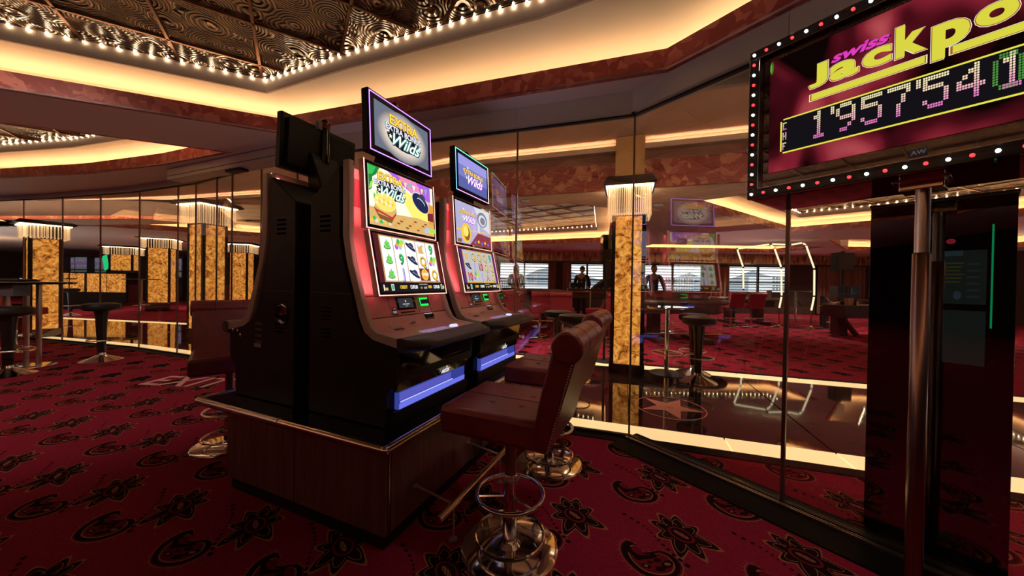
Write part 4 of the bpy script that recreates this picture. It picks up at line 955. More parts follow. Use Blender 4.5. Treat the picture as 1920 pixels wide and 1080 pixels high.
# pink glow on the cheeks comes from the display edge lights
# ------------------------------------------------------------------ upholstered player stools
def make_player_stool(label, group, leather=m_leather):
    """faces +x; origin at floor under the column"""
    r_ = empty('player_stool', label=label, cat='stool', group=group)
    st = G(); n_ = 5
    st.box(-.20, .245, -.215, .215, .557, .675); seat = st.build('seat', leather, r_, bevel=.022)
    for bx, by in ((.06, .07), (.06, -.07), (-.08, .07), (-.08, -.07)): G().sph((bx, by, .676), (.016, .016, .005), 12, 6).build('button', leather, seat)
    for yy in (-.001,): G().box(-.19, .235, -.0015, .0015, .6745, .6765).build('seam', m_seatblack, seat)
    # backrest, leaning and thicker at the roll
    prof = [(-.165, .562), (-.235, .557), (-.29, .76), (-.345, .95), (-.255, .98), (-.205, .78)]
    g = G(); g.add([(x_, y_, z) for y_ in (-.215, .215) for x_, z in prof], [(0,1,2,3,4,5), (11,10,9,8,7,6)]+[(i, 6+i, 6+(i+1) % 6, (i+1) % 6) for i in range(6)])
    bk = g.build('backrest', leather, r_, bevel=.012)
    cx, cz, R_ = -.305, .965, .060
    def rollseg(y0, y1, rr_): return [(cx+rr_*math.cos(a*math.pi/14), yy, cz+rr_*math.sin(a*math.pi/14)) for yy in (y0, y1) for a in range(28)], [(q, (q+1) % 28, 28+(q+1) % 28, 28+q) for q in range(28)]+[tuple(range(28)), tuple(range(28, 56))]
    rl_ = G().add(*rollseg(-.225, .225, R_)).build('back_roll', leather, r_, bevel=.010)
    for yy in (-.085, .085): G().add(*rollseg(yy-.0015, yy+.0015, R_+.0008)).build('roll_seam', m_seatblack, rl_)
    for sy in (-1, 1):
        g = G()
        for k in range(34):
            f = k/33; x_ = -.238-.088*f; z = .575+.34*f
            g.sph((x_, sy*.2165, z), (.0035, .0025, .0035), 6, 4)
        o = g.build('piping_studs', m_bronze, bk); o['kind'] = 'stuff'
    G().box(-.12, .12, -.12, .12, .545, .558).build('seat_plate', m_black, r_)
    G().lathe([(.026, .24), (.026, .548)], n=18).build('upper_column', mat('satin_column', (.30, .22, .20), .3, .9), r_)
    G().lathe([(.031, .03), (.031, .33), (.027, .335)], n=18).build('lower_column', m_chrome, r_)
    G().lathe([(.218, 0), (.218, .004), (.205, .010), (.05, .014), (.036, .03)], n=48).build('base_disc', m_chrome, r_)
    fr_ = G(); fr_.ring((0, 0, .245), .15, .0095, 48, 10); fr_ = fr_.build('foot_ring', m_chrome, r_)
    for a in (.6, .6+2.094, .6+4.189): G().tube([(.03*math.cos(a), .03*math.sin(a), .235), (.145*math.cos(a), .145*math.sin(a), .245)], .006, 6).build('ring_spoke', m_chrome, fr_)
    G().ring((0, 0, .06), .155, .0075, 48, 8).build('lower_ring', m_chrome, r_)
    return r_
fa = math.atan2(TI.y, TI.x)
SG = 'burgundy player stools round the machine plinth'
p1 = fl(955, 1024.5); ps = make_player_stool('front burgundy leather swivel stool with chrome base, nearest the camera', SG); ps.location = (p1.x, p1.y, 0); ps.rotation_euler = (0, 0, fa)
kd = kids()
p2 = fl(1029, 868); q = copy_tree(ps, kd); q.location = (p2.x, p2.y, 0); q['label'] = 'second burgundy leather stool, partly behind the front one'
q = copy_tree(ps, kd); q.location = (-2.03, 2.50, 0); q.rotation_euler = (0, 0, -.87); q['label'] = 'burgundy stool on the left side, its back showing behind the rear machine'

# ------------------------------------------------------------------ jackpot sign
P0 = Vector((1.096, 1.6)); DS = Vector((.557, -.83)).normalized()
sign = empty('jackpot_sign', (P0.x, P0.y, 0), math.atan2(DS.y, DS.x), 'large jackpot display on a steel pole, framed with red and white bulbs', 'illuminated sign')
SW = 1.32; Z0, Z1 = 1.60, 2.278
m_signbox = mat('sign_gloss_black', (.010, .007, .007), .06, coat=1.)
m_signred = mat('sign_underside_mirror', (.16, .10, .10), .04, 1.)
G().box(-.018, SW+.018, .03, .40, Z0+.004, Z1-.004).build('sign_case', m_signbox, sign)
G().box(-.01, SW+.01, .035, .39, Z0-.001, Z0+.003).build('mirror_underside', m_signred, sign, smooth=False)
g = G()
g.box(-.02, SW+.02, 0, .03, Z0, Z0+.042).box(-.02, SW+.02, 0, .03, Z1-.042, Z1).box(-.02, .022, 0, .03, Z0+.042, Z1-.042).box(SW-.022, SW+.02, 0, .03, Z0+.042, Z1-.042)
g.build('bulb_frame', m_signbox, sign, bevel=.003)
g = G()
for a in ((.022, SW-.022, -.002, .0, Z0+.042, Z0+.045), (.022, SW-.022, -.002, 0, Z1-.045, Z1-.042), (.022, .025, -.002, 0, Z0+.042, Z1-.042), (SW-.025, SW-.022, -.002, 0, Z0+.042, Z1-.042)): g.box(*a)
g.build('inner_chrome_bead', m_chrome, sign, smooth=False)
G().box(.022, SW-.022, .024, .032, Z0+.042, Z1-.042).build('mirror_surround', mat('smoked_mirror', (.30, .24, .22), .03, 1.), sign, smooth=False)
# screen with soft out-of-focus colour fields
m_scr = bpy.data.materials.new('jackpot_screen'); m_scr.use_nodes = True; n = m_scr.node_tree; n.nodes.clear(); N = n.nodes; L = n.links
t = N.new('ShaderNodeTexCoord'); nz = N.new('ShaderNodeTexNoise'); nz.inputs['Scale'].default_value = 5.5; nz.inputs['Detail'].default_value = 1; nz.inputs['Distortion'].default_value = .6
mp = N.new('ShaderNodeMapping'); mp.inputs['Rotation'].default_value = (0, .7, 0); mp.inputs['Scale'].default_value = (1, 1, .55)
r = N.new('ShaderNodeValToRGB'); em = N.new('ShaderNodeEmission'); o = N.new('ShaderNodeOutputMaterial')
L.new(t.outputs['Object'], mp.inputs[0]); L.new(mp.outputs[0], nz.inputs['Vector']); L.new(nz.outputs[0], r.inputs[0]); L.new(r.outputs[0], em.inputs[0]); L.new(em.outputs[0], o.inputs[0])
e = r.color_ramp.elements; e[0].position = .40; e[0].color = (.004, .001, .001, 1); e[1].position = .74; e[1].color = (.48, .08, .09, 1)
k = e.new(.50); k.color = (.06, .004, .008, 1); k = e.new(.60); k.color = (.22, .015, .028, 1)
scr = G().box(.060, SW-.06, .012, .026, 1.708, 2.199).build('screen', m_scr, sign, smooth=False)
sa = Art(scr, (0, .0105, 0), (1, 0, 0), (0, 0, 1), 1., 1.)
sa.ell((.05, .14, .012), .0665, 2.168, .0065, .028, 0, 16); sa.ell((.14, .40, .03), .0635, 2.168, .0035, .02, 1, 16)
def fit_text(body, x0, x1, z0, z1, layers, nm, shear=0):
    for (grow, c, l, b_) in layers:
        o = text_mesh(body, .15, emi(c, .9), (0, 0, 0), (1, 0, 0), (0, 0, 1), scr, nm, shear, .003+b_, .0001, 'CENTER', (0, -1, 0)); V = o.data.vertices
        xa, xb = min(v_.co.x for v_ in V), max(v_.co.x for v_ in V); za, zb = min(v_.co.z for v_ in V), max(v_.co.z for v_ in V)
        for v_ in V: v_.co = (x0-grow+(v_.co.x-xa)/(xb-xa)*(x1-x0+2*grow), .0105-.0006*l, z0-grow+(v_.co.z-za)/(zb-za)*(z1-z0+2*grow))
LY = ((.0032, (1., 1., .85), 2, .0035), (.0018, (.45, .12, .02), 3, .002), (-.0004, (.78, .74, .06), 5, .004))
for ch, x0, x1, z0, z1 in (('J', .198, .257, 2.014, 2.106), ('a', .264, .347, 2.013, 2.078), ('c', .357, .431, 2.014, 2.078), ('k', .441, .513, 2.012, 2.122), ('p', .524, .602, 1.960, 2.076), ('o', .611, .690, 2.013, 2.078), ('t', .70, .75, 2.013, 2.11)): fit_text(ch, x0, x1, z0, z1, LY, 'jackpot_letter')
fit_text('swiss', .270, .429, 2.083, 2.121, ((.001, (.012, .01, .014), 2, .002), ), 'swiss_shadow', .3)
fit_text('swiss', .267, .427, 2.085, 2.123, ((0, (.85, .05, .55), 6, .002), ), 'swiss_lettering', .3)
for x0, x1 in ((.200, .515), (.560, 1.05)):
    sa.rect((.95, .90, .55), x0, 1.962, x1, 1.992, 2, .9); sa.rect((.45, .12, .03), x0+.003, 1.964, x1-.003, 1.990, 3, .9); sa.rect((.78, .74, .06), x0+.008, 1.966, x1-.006, 1.989, 4, .9)
bx0, bx1, bz0, bz1 = .103, SW-.10, 1.777, 1.926
sa.rect((.85, .80, .08), bx0, bz0+.01, bx1, bz1-.01, 2, .95); sa.rect((.85, .80, .08), bx0+.01, bz0, bx1-.01, bz1, 2, .95); sa.rect('dark', bx0+.006, bz0+.006, bx1-.006, bz1-.006, 3, .6)
sa.done('screen_graphic')
F5 = {'0': '01110 10001 10001 10001 10001 10001 01110', '1': '00100 01100 00100 00100 00100 00100 01110', '4': '00010 00110 01010 10010 11111 00010 00010', '5': '11111 10000 11110 00001 00001 10001 01110', '7': '11111 00001 00010 00010 00100 00100 00100', '9': '01110 10001 10001 01111 00001 00010 01100',
      'C': '111 100 100 100 111', 'H': '101 101 111 101 101', 'F': '111 100 110 100 100', "'": '1 1 0 0 0 0 0'}
def led(ch, x_, ztop, pitch, dbl, gh=None):
    rows = F5[ch].split(); gs = {}
    for j, row in enumerate(rows):
        for i, c in enumerate(row):
            if c != '1': continue
            for a in range(dbl):
                for b_ in range(dbl):
                    jj = j*dbl+b_; X = x_+(i*dbl+a)*pitch*.72; Z = ztop-jj*pitch; key = min(4, int(5*jj/(len(rows)*dbl)))
                    q = pitch*.40; gs.setdefault(key, G()).add([(X-q*.72, .0105-.0030, Z-q*.6), (X-q*.43, .0105-.0030, Z-q), (X+q*.43, .0105-.0030, Z-q), (X+q*.72, .0105-.0030, Z-q*.6), (X+q*.72, .0105-.0030, Z+q*.6), (X+q*.43, .0105-.0030, Z+q), (X-q*.43, .0105-.0030, Z+q), (X-q*.72, .0105-.0030, Z+q*.6)], [tuple(range(8))])
    ramp = [(.95, .85, .50), (.95, .72, .48), (.92, .55, .52), (.88, .36, .55), (.82, .20, .55)] if not gh else gh
    par = scr
    for key, g in gs.items(): g.build('led_digit', emi(ramp[key], 1.), par, smooth=False)
PT_ = .0078
for ch, x_ in (('1', .208), ('9', .288), ('5', .358), ('7', .426), ('5', .509), ('4', .580), ('1', .655), ): led(ch, x_, 1.911-(.0 if ch != '1' else 0), PT_, 2)
led("'", .272, 1.911, PT_, 2); led("'", .494, 1.911, PT_, 2)
led('0', .648, 1.911, PT_, 2, [(.08, .28, .05)]*5)
for k, ch in enumerate('CHF'): led(ch, .114, 1.906-.043*k, .0065, 1)
# AW badge
b_ = G().box(.478, .508+.012, .021, .026, 1.655, 1.683).build('maker_badge', mat('badge_navy', (.02, .03, .07), .3), sign)
text_mesh('AW', .02, mat('badge_silver', (.4, .45, .5), .3, .5), (.499, .0205, 1.669), (1, 0, 0), (0, 0, 1), b_, 'badge_lettering', 0, .0005, .0003, 'CENTER', (0, -1, 0))
# frame bulbs
m_rb = mat('red_frame_bulb', (.3, .02, .02), emi=(1., .03, .04), es=3.); m_wb = mat('white_frame_bulb', (.5, .5, .5), emi=(.80, 1., .92), es=5.)
src = {}
def fbulb(x_, z, c):
    if c not in src:
        g = G(); g.lathe([(.006, 0), (.0055, .006), (.003, .009)], n=8); o = g.build('frame_bulb', m_rb if c else m_wb, sign); o.rotation_euler = (math.pi/2, 0, 0); o.location = (x_, 0, z); src[c] = o
    else:
        o = share(src[c], 'frame_bulb', sign, (x_, 0, z)); o.rotation_euler = (math.pi/2, 0, 0)
n_ = 28; k = 0
for i in range(n_+1): fbulb(i*SW/n_, Z0+.021, i % 2)
for i in range(n_+1): fbulb(i*SW/n_, Z1-.021, i % 2)
nv = 14
for j in range(1, nv):
    for x_ in (0, SW): fbulb(x_, Z0+.021+(Z1-Z0-.042)*j/nv, j % 2)
# pole and bracket
k0 = .492; pp_ = Vector((k0, .20))
G().box(k0-.055, k0+.055, .14, .26, Z0-.035, Z0-.004).build('pole_bracket', m_brass, sign, bevel=.004)
G().box(k0-.07, k0+.07, .12, .28, Z0-.006, Z0+.002).build('bracket_plate', m_chrome, sign, bevel=.001)
G().lathe([(.020, 1.2), (.020, Z0-.03)], (*pp_, 0), 28).build('upper_pole', m_brushed, sign)
G().lathe([(.0245, .01), (.0245, 1.33), (.021, 1.335)], (*pp_, 0), 28).build('lower_pole', mat('bronzed_steel_pole', (.30, .19, .16), .24, 1.), sign)
G().lathe([(.07, 0), (.07, .008), (.05, .012)], (*pp_, 0), 36).build('pole_base', m_black, sign)

# ------------------------------------------------------------------ black cabinet behind the right glass
def on_glass(px, off):     # 2-d point on a line parallel to the right glass, off metres behind it
    A = G1+nrv*off; d = dr(px, 529); D_ = DR.x*d.y-DR.y*d.x; s_ = (A.y*d.x-A.x*d.y)/D_; return A+DR*s_, s_
(ca, sa_), (cb, sb_) = on_glass(1630, .10), on_glass(1906, .10)
blk = empty('black_cabinet', (ca.x, ca.y, 0), math.atan2(DR.y, DR.x), 'tall glossy black cabinet behind the glass beside the sign pole', 'cabinet')
wb = (cb-ca).length; hb = at(1635, 388, ca.y).z
m_cab = mat('cabinet_gloss_black', (.003, .003, .003), .08, spec=.15)
G().box(0, wb, .02, .14, 0, hb).build('carcass', m_cab, blk, bevel=.004)
G().box(.0, wb*.50, 0, .02, .02, hb-.01).build('door', m_cab, blk, bevel=.002)
G().box(wb*.505, wb, 0, .02, .02, hb-.01).build('door', m_cab, blk, bevel=.002)
G().box(-.004, wb+.004, -.004, .14, hb-.008, hb+.004).build('top_trim', m_black, blk)
gs_ = G().box(wb*.545, wb*.90, -.004, .0, hb-.86, hb-.13).build('painted_reflection', mat('painted_reflection', (.006, .008, .008), .05), blk)  # slot machine reflection painted onto the black door, green strip included
G().box(wb*.855, wb*.868, -.006, -.002, hb-.56, hb-.13).build('green_reflection_strip', emi((.004, .26, .09), .8), gs_)
ga = Art(gs_, (wb*.56, -.0042, hb-.62), (1, 0, 0), (0, 0, 1), wb*.27, .46)
ga.rect((.006, .009, .008), 0, .34, 1, .84, 1); ga.rect((.006, .009, .008), 0, -.22, 1, .28, 1); ga.ell((.16, .01, .02), .15, .93, .12, .025, 1); ga.rect((.012, .022, .026), .0, .79, .45, .84, 2); ga.ell((.014, .022, .034), .33, .42, .10, .04, 2); ga.rect((.010, .015, .014), .02, -.20, .03, .26, 2)
for k in range(6): ga.rect((.022, .022, .006), .03, .54+.035*k, .38+.05*(k % 3), .553+.035*k, 2); ga.rect((.010, .014, .016), .55, .40+.06*k, .85, .42+.06*k, 2)
ga.done('display_content')  # painted screens of the reflected machine

# ================================================================== ONYX COLUMNS
def onyx_column(cx, cy, s, ang, z0, z1, zc, zcap, label, over=.17, post=.05, rods=15, upper=None):
    """square column, side s; onyx from z0 to z1, crystal fringe z1..zc, black canopy zc..zcap"""
    r_ = empty('onyx_column', (cx, cy, 0), ang, label, 'column', 'backlit onyx columns with crystal collars')
    h = s/2
    G().box(-h+.02, h-.02, -h+.02, h-.02, 0, zc).build('core', m_black, r_, smooth=False)
    G().box(-h-.01, h+.01, -h-.01, h+.01, 0, z0).build('base', m_blackgloss, r_, bevel=.004)
    for i in (-1, 1):
        for j in (-1, 1):
            x0, x1 = sorted((i*h, i*(h-post))); y0, y1 = sorted((j*h, j*(h-post)))
            G().box(x0, x1, y0, y1, z0, z1+.03).build('corner_post', m_black, r_, smooth=False)
    for k in range(4):
        a = k*math.pi/2; o = G().box(-h+post, h-post, -h+.012, -h+.03, z0+.002, z1).build('onyx_panel', m_onyx, r_, smooth=False); o.rotation_euler = (0, 0, a)
    G().box(-h, h, -h, h, z1, z1+.03).build('top_band', m_black, r_, smooth=False)
    hc = h+over; g = G(); t0 = zc; t1 = zcap
    g.add([(-hc, -hc, t0+.02), (hc, -hc, t0+.02), (hc, hc, t0+.02), (-hc, hc, t0+.02), (-hc+.05, -hc+.05, t1), (hc-.05, -hc+.05, t1), (hc-.05, hc-.05, t1), (-hc+.05, hc-.05, t1), (-hc+.02, -hc+.02, t0), (hc-.02, -hc+.02, t0), (hc-.02, hc-.02, t0), (-hc+.02, hc-.02, t0)],
          [(4,5,6,7), (0,1,5,4), (1,2,6,5), (2,3,7,6), (3,0,4,7), (8,9,1,0), (9,10,2,1), (10,11,3,2), (11,8,0,3), (8,11,10,9)])
    g.build('canopy', m_black, r_, smooth=False)
    hr = h+over*.45
    for k in range(4):
        o = G().box(-hr-.03, hr+.03, -hr-.03, -hr+.03, zc-.02, zc-.002).build('canopy_led', emi((1., .80, .52), 7.), r_, smooth=False); o.rotation_euler = (0, 0, k*math.pi/2)
    g = G()
    for k in range(4):
        for row, off in ((0, 0), (1, .035)):
            R_ = hr-off
            for i in range(rods):
                u = -R_+2*R_*(i+.5*row)/rods; p = (u, -R_); a = k*math.pi/2
                x_, y_ = p[0]*math.cos(a)-p[1]*math.sin(a), p[0]*math.sin(a)+p[1]*math.cos(a)
                zb = z1+.02+.02*row
                g.tube([(x_, y_, zb), (x_, y_, zc-.02)], .0075, 5); g.sph((x_, y_, zb-.008), .013, 6, 4)
    o = g.build('crystal_fringe', m_crystal, r_); o['kind'] = 'stuff'
    if upper:
        G().box(-h+.03, h-.03, -h+.01, h-.01, zcap-.01, upper).build('gilded_neck', mat('gilded_plaster', (.72, .46, .18), .45, .3), r_, smooth=False)
    return r_
onyx_column(1.60, 4.80, .43, math.atan2(-.309, .951), .13, 2.10, 2.50, 2.62, 'backlit onyx column just beyond the glass, right of the machines', .115, .05, 18, 3.16)
n_ = Vector((-6.165, 6.906)); a_ = math.radians(17); c_ = n_+Vector((math.sin(a_)-math.cos(a_), math.cos(a_)+math.sin(a_)))*.23
onyx_column(c_.x, c_.y, .46, math.pi/2-a_, .16, 2.26, 2.66, 2.74, 'large onyx column left of the machines behind the sliding glass door', .20, .05, 13)
n_ = Vector((-9.02, 6.46)); a_ = math.radians(30); c_ = n_+Vector((math.sin(a_)-math.cos(a_), math.cos(a_)+math.sin(a_)))*.20
onyx_column(c_.x, c_.y, .40, math.pi/2-a_, .16, 1.88, 2.15, 2.22, 'onyx column at the left edge behind the bar table', .16, .05, 12)
p = at(292, 520, 12); onyx_column(p.x, 12.2, .62, .5, .30, 2.17, 2.50, 2.517, 'onyx column between the bar counter and the large left column', .22, .06, 12)
p = at(219, 520, 15.2); onyx_column(p.x, 15.5, .75, .55, .40, 2.13, 2.46, 2.515, 'onyx column standing behind the bar counter', .25, .07, 12)
p = at(441, 520, 13); onyx_column(p.x, 13.3, .62, .3, .30, 2.14, 2.46, 2.515, 'distant onyx column at the right of the large left column', .2, .06, 10)
# ------------------------------------------------------------------ bar counter
YB = 14.0
bar = empty('bar_counter', (0, 0, 0), 0, 'long black bar counter fronted with glowing onyx panels', 'bar')
zt_, zb_ = at(160, 512.5, YB).z, at(160, 547, YB).z
for pa, pb in ((60, 98), (101, 127.6), (131, 157), (163, 198.6), (201, 234.7)):
    G().box(at(pa, 520, YB).x, at(pb, 520, YB).x, YB, YB+.03, zb_, zt_).build('onyx_panel', m_onyx, bar, smooth=False)
xL, xR = at(40, 520, YB).x, at(236, 520, YB).x
G().box(xL, xR, YB+.02, YB+.6, 0, zt_+.0).build('body', m_black, bar, smooth=False)
G().box(xL, xR+.1, YB-.08, YB+.65, zt_, zt_+.05).build('counter_top', m_blackgloss, bar, smooth=False)
G().box(xL, xR, YB-.02, YB+.02, zb_-.06, zb_).build('lower_rail', m_black, bar, smooth=False)
p = at(225, 509, YB); G().box(p.x-.5, p.x+.5, YB+.1, YB+.3, zt_+.05, zt_+.14).build('till', m_black, bar)
pb0 = at(20, 560, YB).x; G().prz([(pb0, YB-1.9), (xR+.2, YB-1.9), (xR+.2, YB), (pb0, YB)], 0, .006).build('polished_floor_strip', m_marble, ceilF, smooth=False).parent = floor2
# ------------------------------------------------------------------ bank of gaming machines behind the bar
src = None; kd = None
for k, (px, w_) in enumerate(((60, 1), (83, 1), (106, 1), (129, 1), (152, 1), (175, 1), (252, 1), (281, 1), (330, 1), (452, 1))):
    p = at(px, 520, 17.0)
    if src is None:
        src = empty('gaming_machine', (p.x, 17, 0), 0, 'dim gaming machine beyond the bar, leftmost of the bank', 'slot machine', 'distant gaming machines beyond the bar')
        G().box(-.33, .33, .0, .6, 0, 2.2).build('cabinet', m_black, src, smooth=False)
        for (z0, z1, c) in ((1.85, 2.08, (.20, .19, .26)), (1.50, 1.80, (.16, .15, .20)), (1.18, 1.45, (.10, .12, .12))):
            d_ = G().box(-.27, .27, -.02, 0, z0, z1).build('display', emi(c, .8), src, smooth=False)
            da = Art(d_, (-.27, -.021, z0), (1, 0, 0), (0, 0, 1), .54, z1-z0)
            for q in range(6): da.ell([(.35, .32, .42), (.12, .30, .26), (.40, .30, .16), (.22, .15, .45)][(q+int(z0*10)) % 4], .1+.16*q, .4+.15*(q % 2), .06, .14, 1, 10, .8)
            da.done('display_content')
        G().box(-.30, .30, -.03, -.01, 1.815, 1.83).build('purple_light', emi((.4, .15, .9), 1.4), src, smooth=False)
        G().prx([(-.25, 1.0), (-.25, 1.04), (0, 1.12), (0, 1.0)], -.33, .33).build('console', m_black, src, smooth=False)
    else:
        if kd is None: kd = kids()
        q = copy_tree(src, kd); q.location = (p.x, 17+.3*(k % 2), 0)
        q['label'] = 'dim gaming machine beyond the bar, ' + ('','second from the left of the bank','third from the left of the bank','third left of the green light','second left of the green light','just left of the green light','behind the onyx column by the bar','right of the bar\'s end','left of the large onyx column','right of the large onyx column')[k]
p = at(198, 492, 16.2); gl = G().obox((0, 0, 0), (.08, 0, .05), (0, .03, 0), (-.05, 0, .32)).build('green_light', emi((.02, .75, .25), 1.2)); gl.location = p; tag(gl, 'small green emergency light between the bar machines and the onyx column', 'light')
gl2 = G().box(-.03, .03, -.03, .03, .3, 1.0).build('hanger', m_black, gl)
# ================================================================== BLACK BAR STOOLS AND TABLES
def make_bar_stool(label, group):
    r_ = empty('bar_stool', label=label, cat='stool', group=group)
    G().lathe([(.10, .70), (.165, .715), (.188, .735), (.192, .775), (.182, .80), (.14, .812), (.02, .816)], n=32).build('seat', m_seatblack, r_)
    G().lathe([(.042, .10), (.046, .3), (.060, .60), (.075, .70)], n=24).build('column', mat('stool_column_black', (.012, .010, .009), .22), r_)
    G().lathe([(.215, 0), (.218, .006), (.17, .028), (.09, .06), (.05, .085), (.043, .115)], n=40).build('base', m_chrome, r_)
    fr_ = G().ring((.045, 0, .30), .165, .0085, 36, 8).build('foot_ring', m_brushed, r_)
    G().box(-.05, .06, -.02, .02, .285, .31).build('ring_clamp', m_black, fr_)
    return r_
GS = 'round black bar stools'
bs0 = make_bar_stool('round black bar stool standing alone on the carpet left of the machines', GS); p = fl(190, 676); bs0.location = (p.x, p.y, 0)
kd = kids()
for px, py, rz, lb in ((15, 703, .2, 'black bar stool in front of the bar table at the left edge'), (1308, 716, .9, 'black bar stool right of the slim bar table, the nearer of two'), (1299, 700, 1.4, 'black bar stool just behind another, right of the slim bar table'),
                       (132, 592, .3, 'small black bar stool in front of the glowing bar panels'), (297, 574, 0, 'small black bar stool in front of the onyx column beside the bar')):
    q = copy_tree(bs0, kd); f = fl(px, py); q.location = (f.x, f.y, 0); q.rotation_euler = (0, 0, rz); q['label'] = lb
for px, Y, lb in ((1047, 4.85, 'black bar stool seat showing behind the rolled stool backs, left one'), (1077, 4.30, 'black bar stool seat showing above the front stool back, right one')):
    q = copy_tree(bs0, kd); q.location = (at(px, 540, Y).x, Y, 0); q['label'] = lb
# four-legged high table at the left edge
f = fl(45, 688); ht = empty('high_table', (f.x, f.y, 0), .2, 'round high table on chrome legs with a menu box, at the left edge', 'table')
G().lathe([(.0, 1.075), (.42, 1.075), (.43, 1.085), (.43, 1.10), (.42, 1.105)], n=48).build('table_top', m_blackgloss, ht)
G().lathe([(.27, 0), (.27, .010), (.2, .02), (.02, .024)], n=40).build('base_disc', m_chrome, ht)
for a in (.1, 2.2, 4.3): G().tube([(.14*math.cos(a), .14*math.sin(a), .018), (.14*math.cos(a), .14*math.sin(a), 1.075)], .026, 14).build('leg', m_brushed, ht)
G().box(-.17, .17, -.30, -.12, .93, 1.07).build('menu_box', mat('grey_box', (.12, .11, .12), .4), ht, bevel=.004)
mn = empty('menu_stand', (f.x-.05, f.y-.05, 1.106), .1, 'small dark stack of menus lying on the high table', 'menus'); G().box(-.16, .16, -.11, .11, 0, .022).build('menu_stack', m_black, mn, bevel=.003); G().box(-.14, .14, -.10, .10, .022, .034).build('top_menu', mat('menu_cover', (.10, .05, .05), .4), mn)
# slim bar tables
def slim_table(x_, y_, h, rt, label, red=False):
    r_ = empty('bar_table', (x_, y_, 0), 0, label, 'table', 'slim round bar tables on single chrome posts')
    G().lathe([(.0, h-.03), (rt, h-.03), (rt+.006, h-.022), (rt+.006, h-.006), (rt, h)], n=48).build('table_top', m_blackgloss, r_)
    G().lathe([(rt+.004, h-.024), (rt+.010, h-.020), (rt+.010, h-.010), (rt+.004, h-.007)], n=48).build('edge_band', m_brass, r_)
    G().lathe([(.030, .02), (.030, h-.03)], n=20).build('post', m_chrome, r_)
    G().lathe([(.22, 0), (.22, .008), (.2, .014), (.04, .03)], n=40).build('base_disc', m_black, r_)
    fr_ = G().ring((0, 0, .28), .19, .008, 32, 8).build('foot_ring', m_brushed, r_)
    for a in (0, 2.1, 4.2): G().tube([(.03*math.cos(a), .03*math.sin(a), .28), (.185*math.cos(a), .185*math.sin(a), .28)], .005, 6).build('ring_spoke', m_brushed, fr_)
    return r_
f = fl(1245, 700); slim_table(f.x+.03, f.y, at(1245, 575, f.y).z, .25, 'slim bar table beside the two black stools, right of the onyx column')
for px, py, pt_, lb in ((1491, 615, 545, 'tall slim bar table in front of the light arch'), (1568, 625, 573, 'slim bar table left of the roulette table')):
    f = fl(px, py); slim_table(f.x, f.y, at(px, pt_, f.y).z, .33, lb)
for px, Y, lb in ((92, 8.6, 'high table behind the glass left of the bar panels'), (265, 11, 'high table beside the onyx column near the bar')):
    f = at(px, 540, Y); slim_table(f.x, Y, 1.12, .42, lb)
# ================================================================== GAMING TABLES AND CHAIRS BEYOND THE GLASS
m_rail_pad = mat('padded_table_rail', (.045, .035, .03), .35); m_felt = mat('dark_table_felt', (.10, .045, .02), .8); m_apron = mat('table_apron', (.05, .018, .016), .4)
def game_table(x0, x1, Y, depth, z, label, legs=True, felt=m_felt, rail_m=m_rail_pad, name='poker_table'):
    w_ = x1-x0; cx = (x0+x1)/2; r_ = empty(name, (cx, Y+depth/2, 0), 0, label, 'gaming table')
    def outline(dx, n=12):
        rr = depth/2+dx; hx = w_/2-depth/2; P = []
        for k in range(n+1): a = -math.pi/2+math.pi*k/n; P.append((hx+rr*math.cos(a), rr*math.sin(a)))
        for k in range(n+1): a = math.pi/2+math.pi*k/n; P.append((-hx+rr*math.cos(a), rr*math.sin(a)))
        return P
    G().prz(outline(-.10), z-.06, z-.012).build('felt_top', felt, r_, smooth=False)
    ol = outline(-.06); G().tube([(p[0], p[1], z-.02) for p in ol], .055, 8, True).build('padded_rail', rail_m, r_)
    G().prz(outline(-.16), z-.26, z-.06).build('apron', m_apron, r_, smooth=False)
    for sx in (-1, 1):
        g = G(); X = sx*(w_/2-depth*.55); g.prz([(X-.09, -.16), (X+.09, -.16), (X+.09, .16), (X-.09, .16)], .10, z-.26); g.build('pedestal', m_apron, r_, bevel=.01)
        G().prz([(X-.12, -depth*.42), (X+.12, -depth*.42), (X+.12, depth*.42), (X-.12, depth*.42)], .0, .10).build('foot', m_apron, r_, bevel=.02)
    G().tube([(-w_*.36, -depth*.36, .20), (w_*.36, -depth*.36, .20)], .015, 8).build('foot_bar', m_brass, r_)
    return r_
Yp = 6.9; x0, x1 = at(1190, 570, Yp).x, at(1392, 570, Yp).x; zp = at(1290, 566, Yp).z
pk = game_table(x0, x1, Yp, 1.1, zp, 'large dark poker table in front of the second dealer'); pkc = pk.location.copy()
px_ = at(1298, 587, Yp-.05)
G().box(px_.x-pkc.x-.09, px_.x-pkc.x+.09, -.50, -.48, zp-.115, zp-.098).build('blue_display', emi((.12, .2, .95), 1.6), pk); 
game_table(at(1352, 560, 10.6).x, at(1482, 560, 10.6).x, 10.6, 1.1, .80, 'dark gaming table by the windows, behind the light arch')
game_table(at(925, 545, 8.9).x, at(1062, 545, 8.9).x, 8.9, 1.0, .98, 'raised card table in front of the woman dealer', felt=mat('pale_felt', (.30, .24, .15), .7))
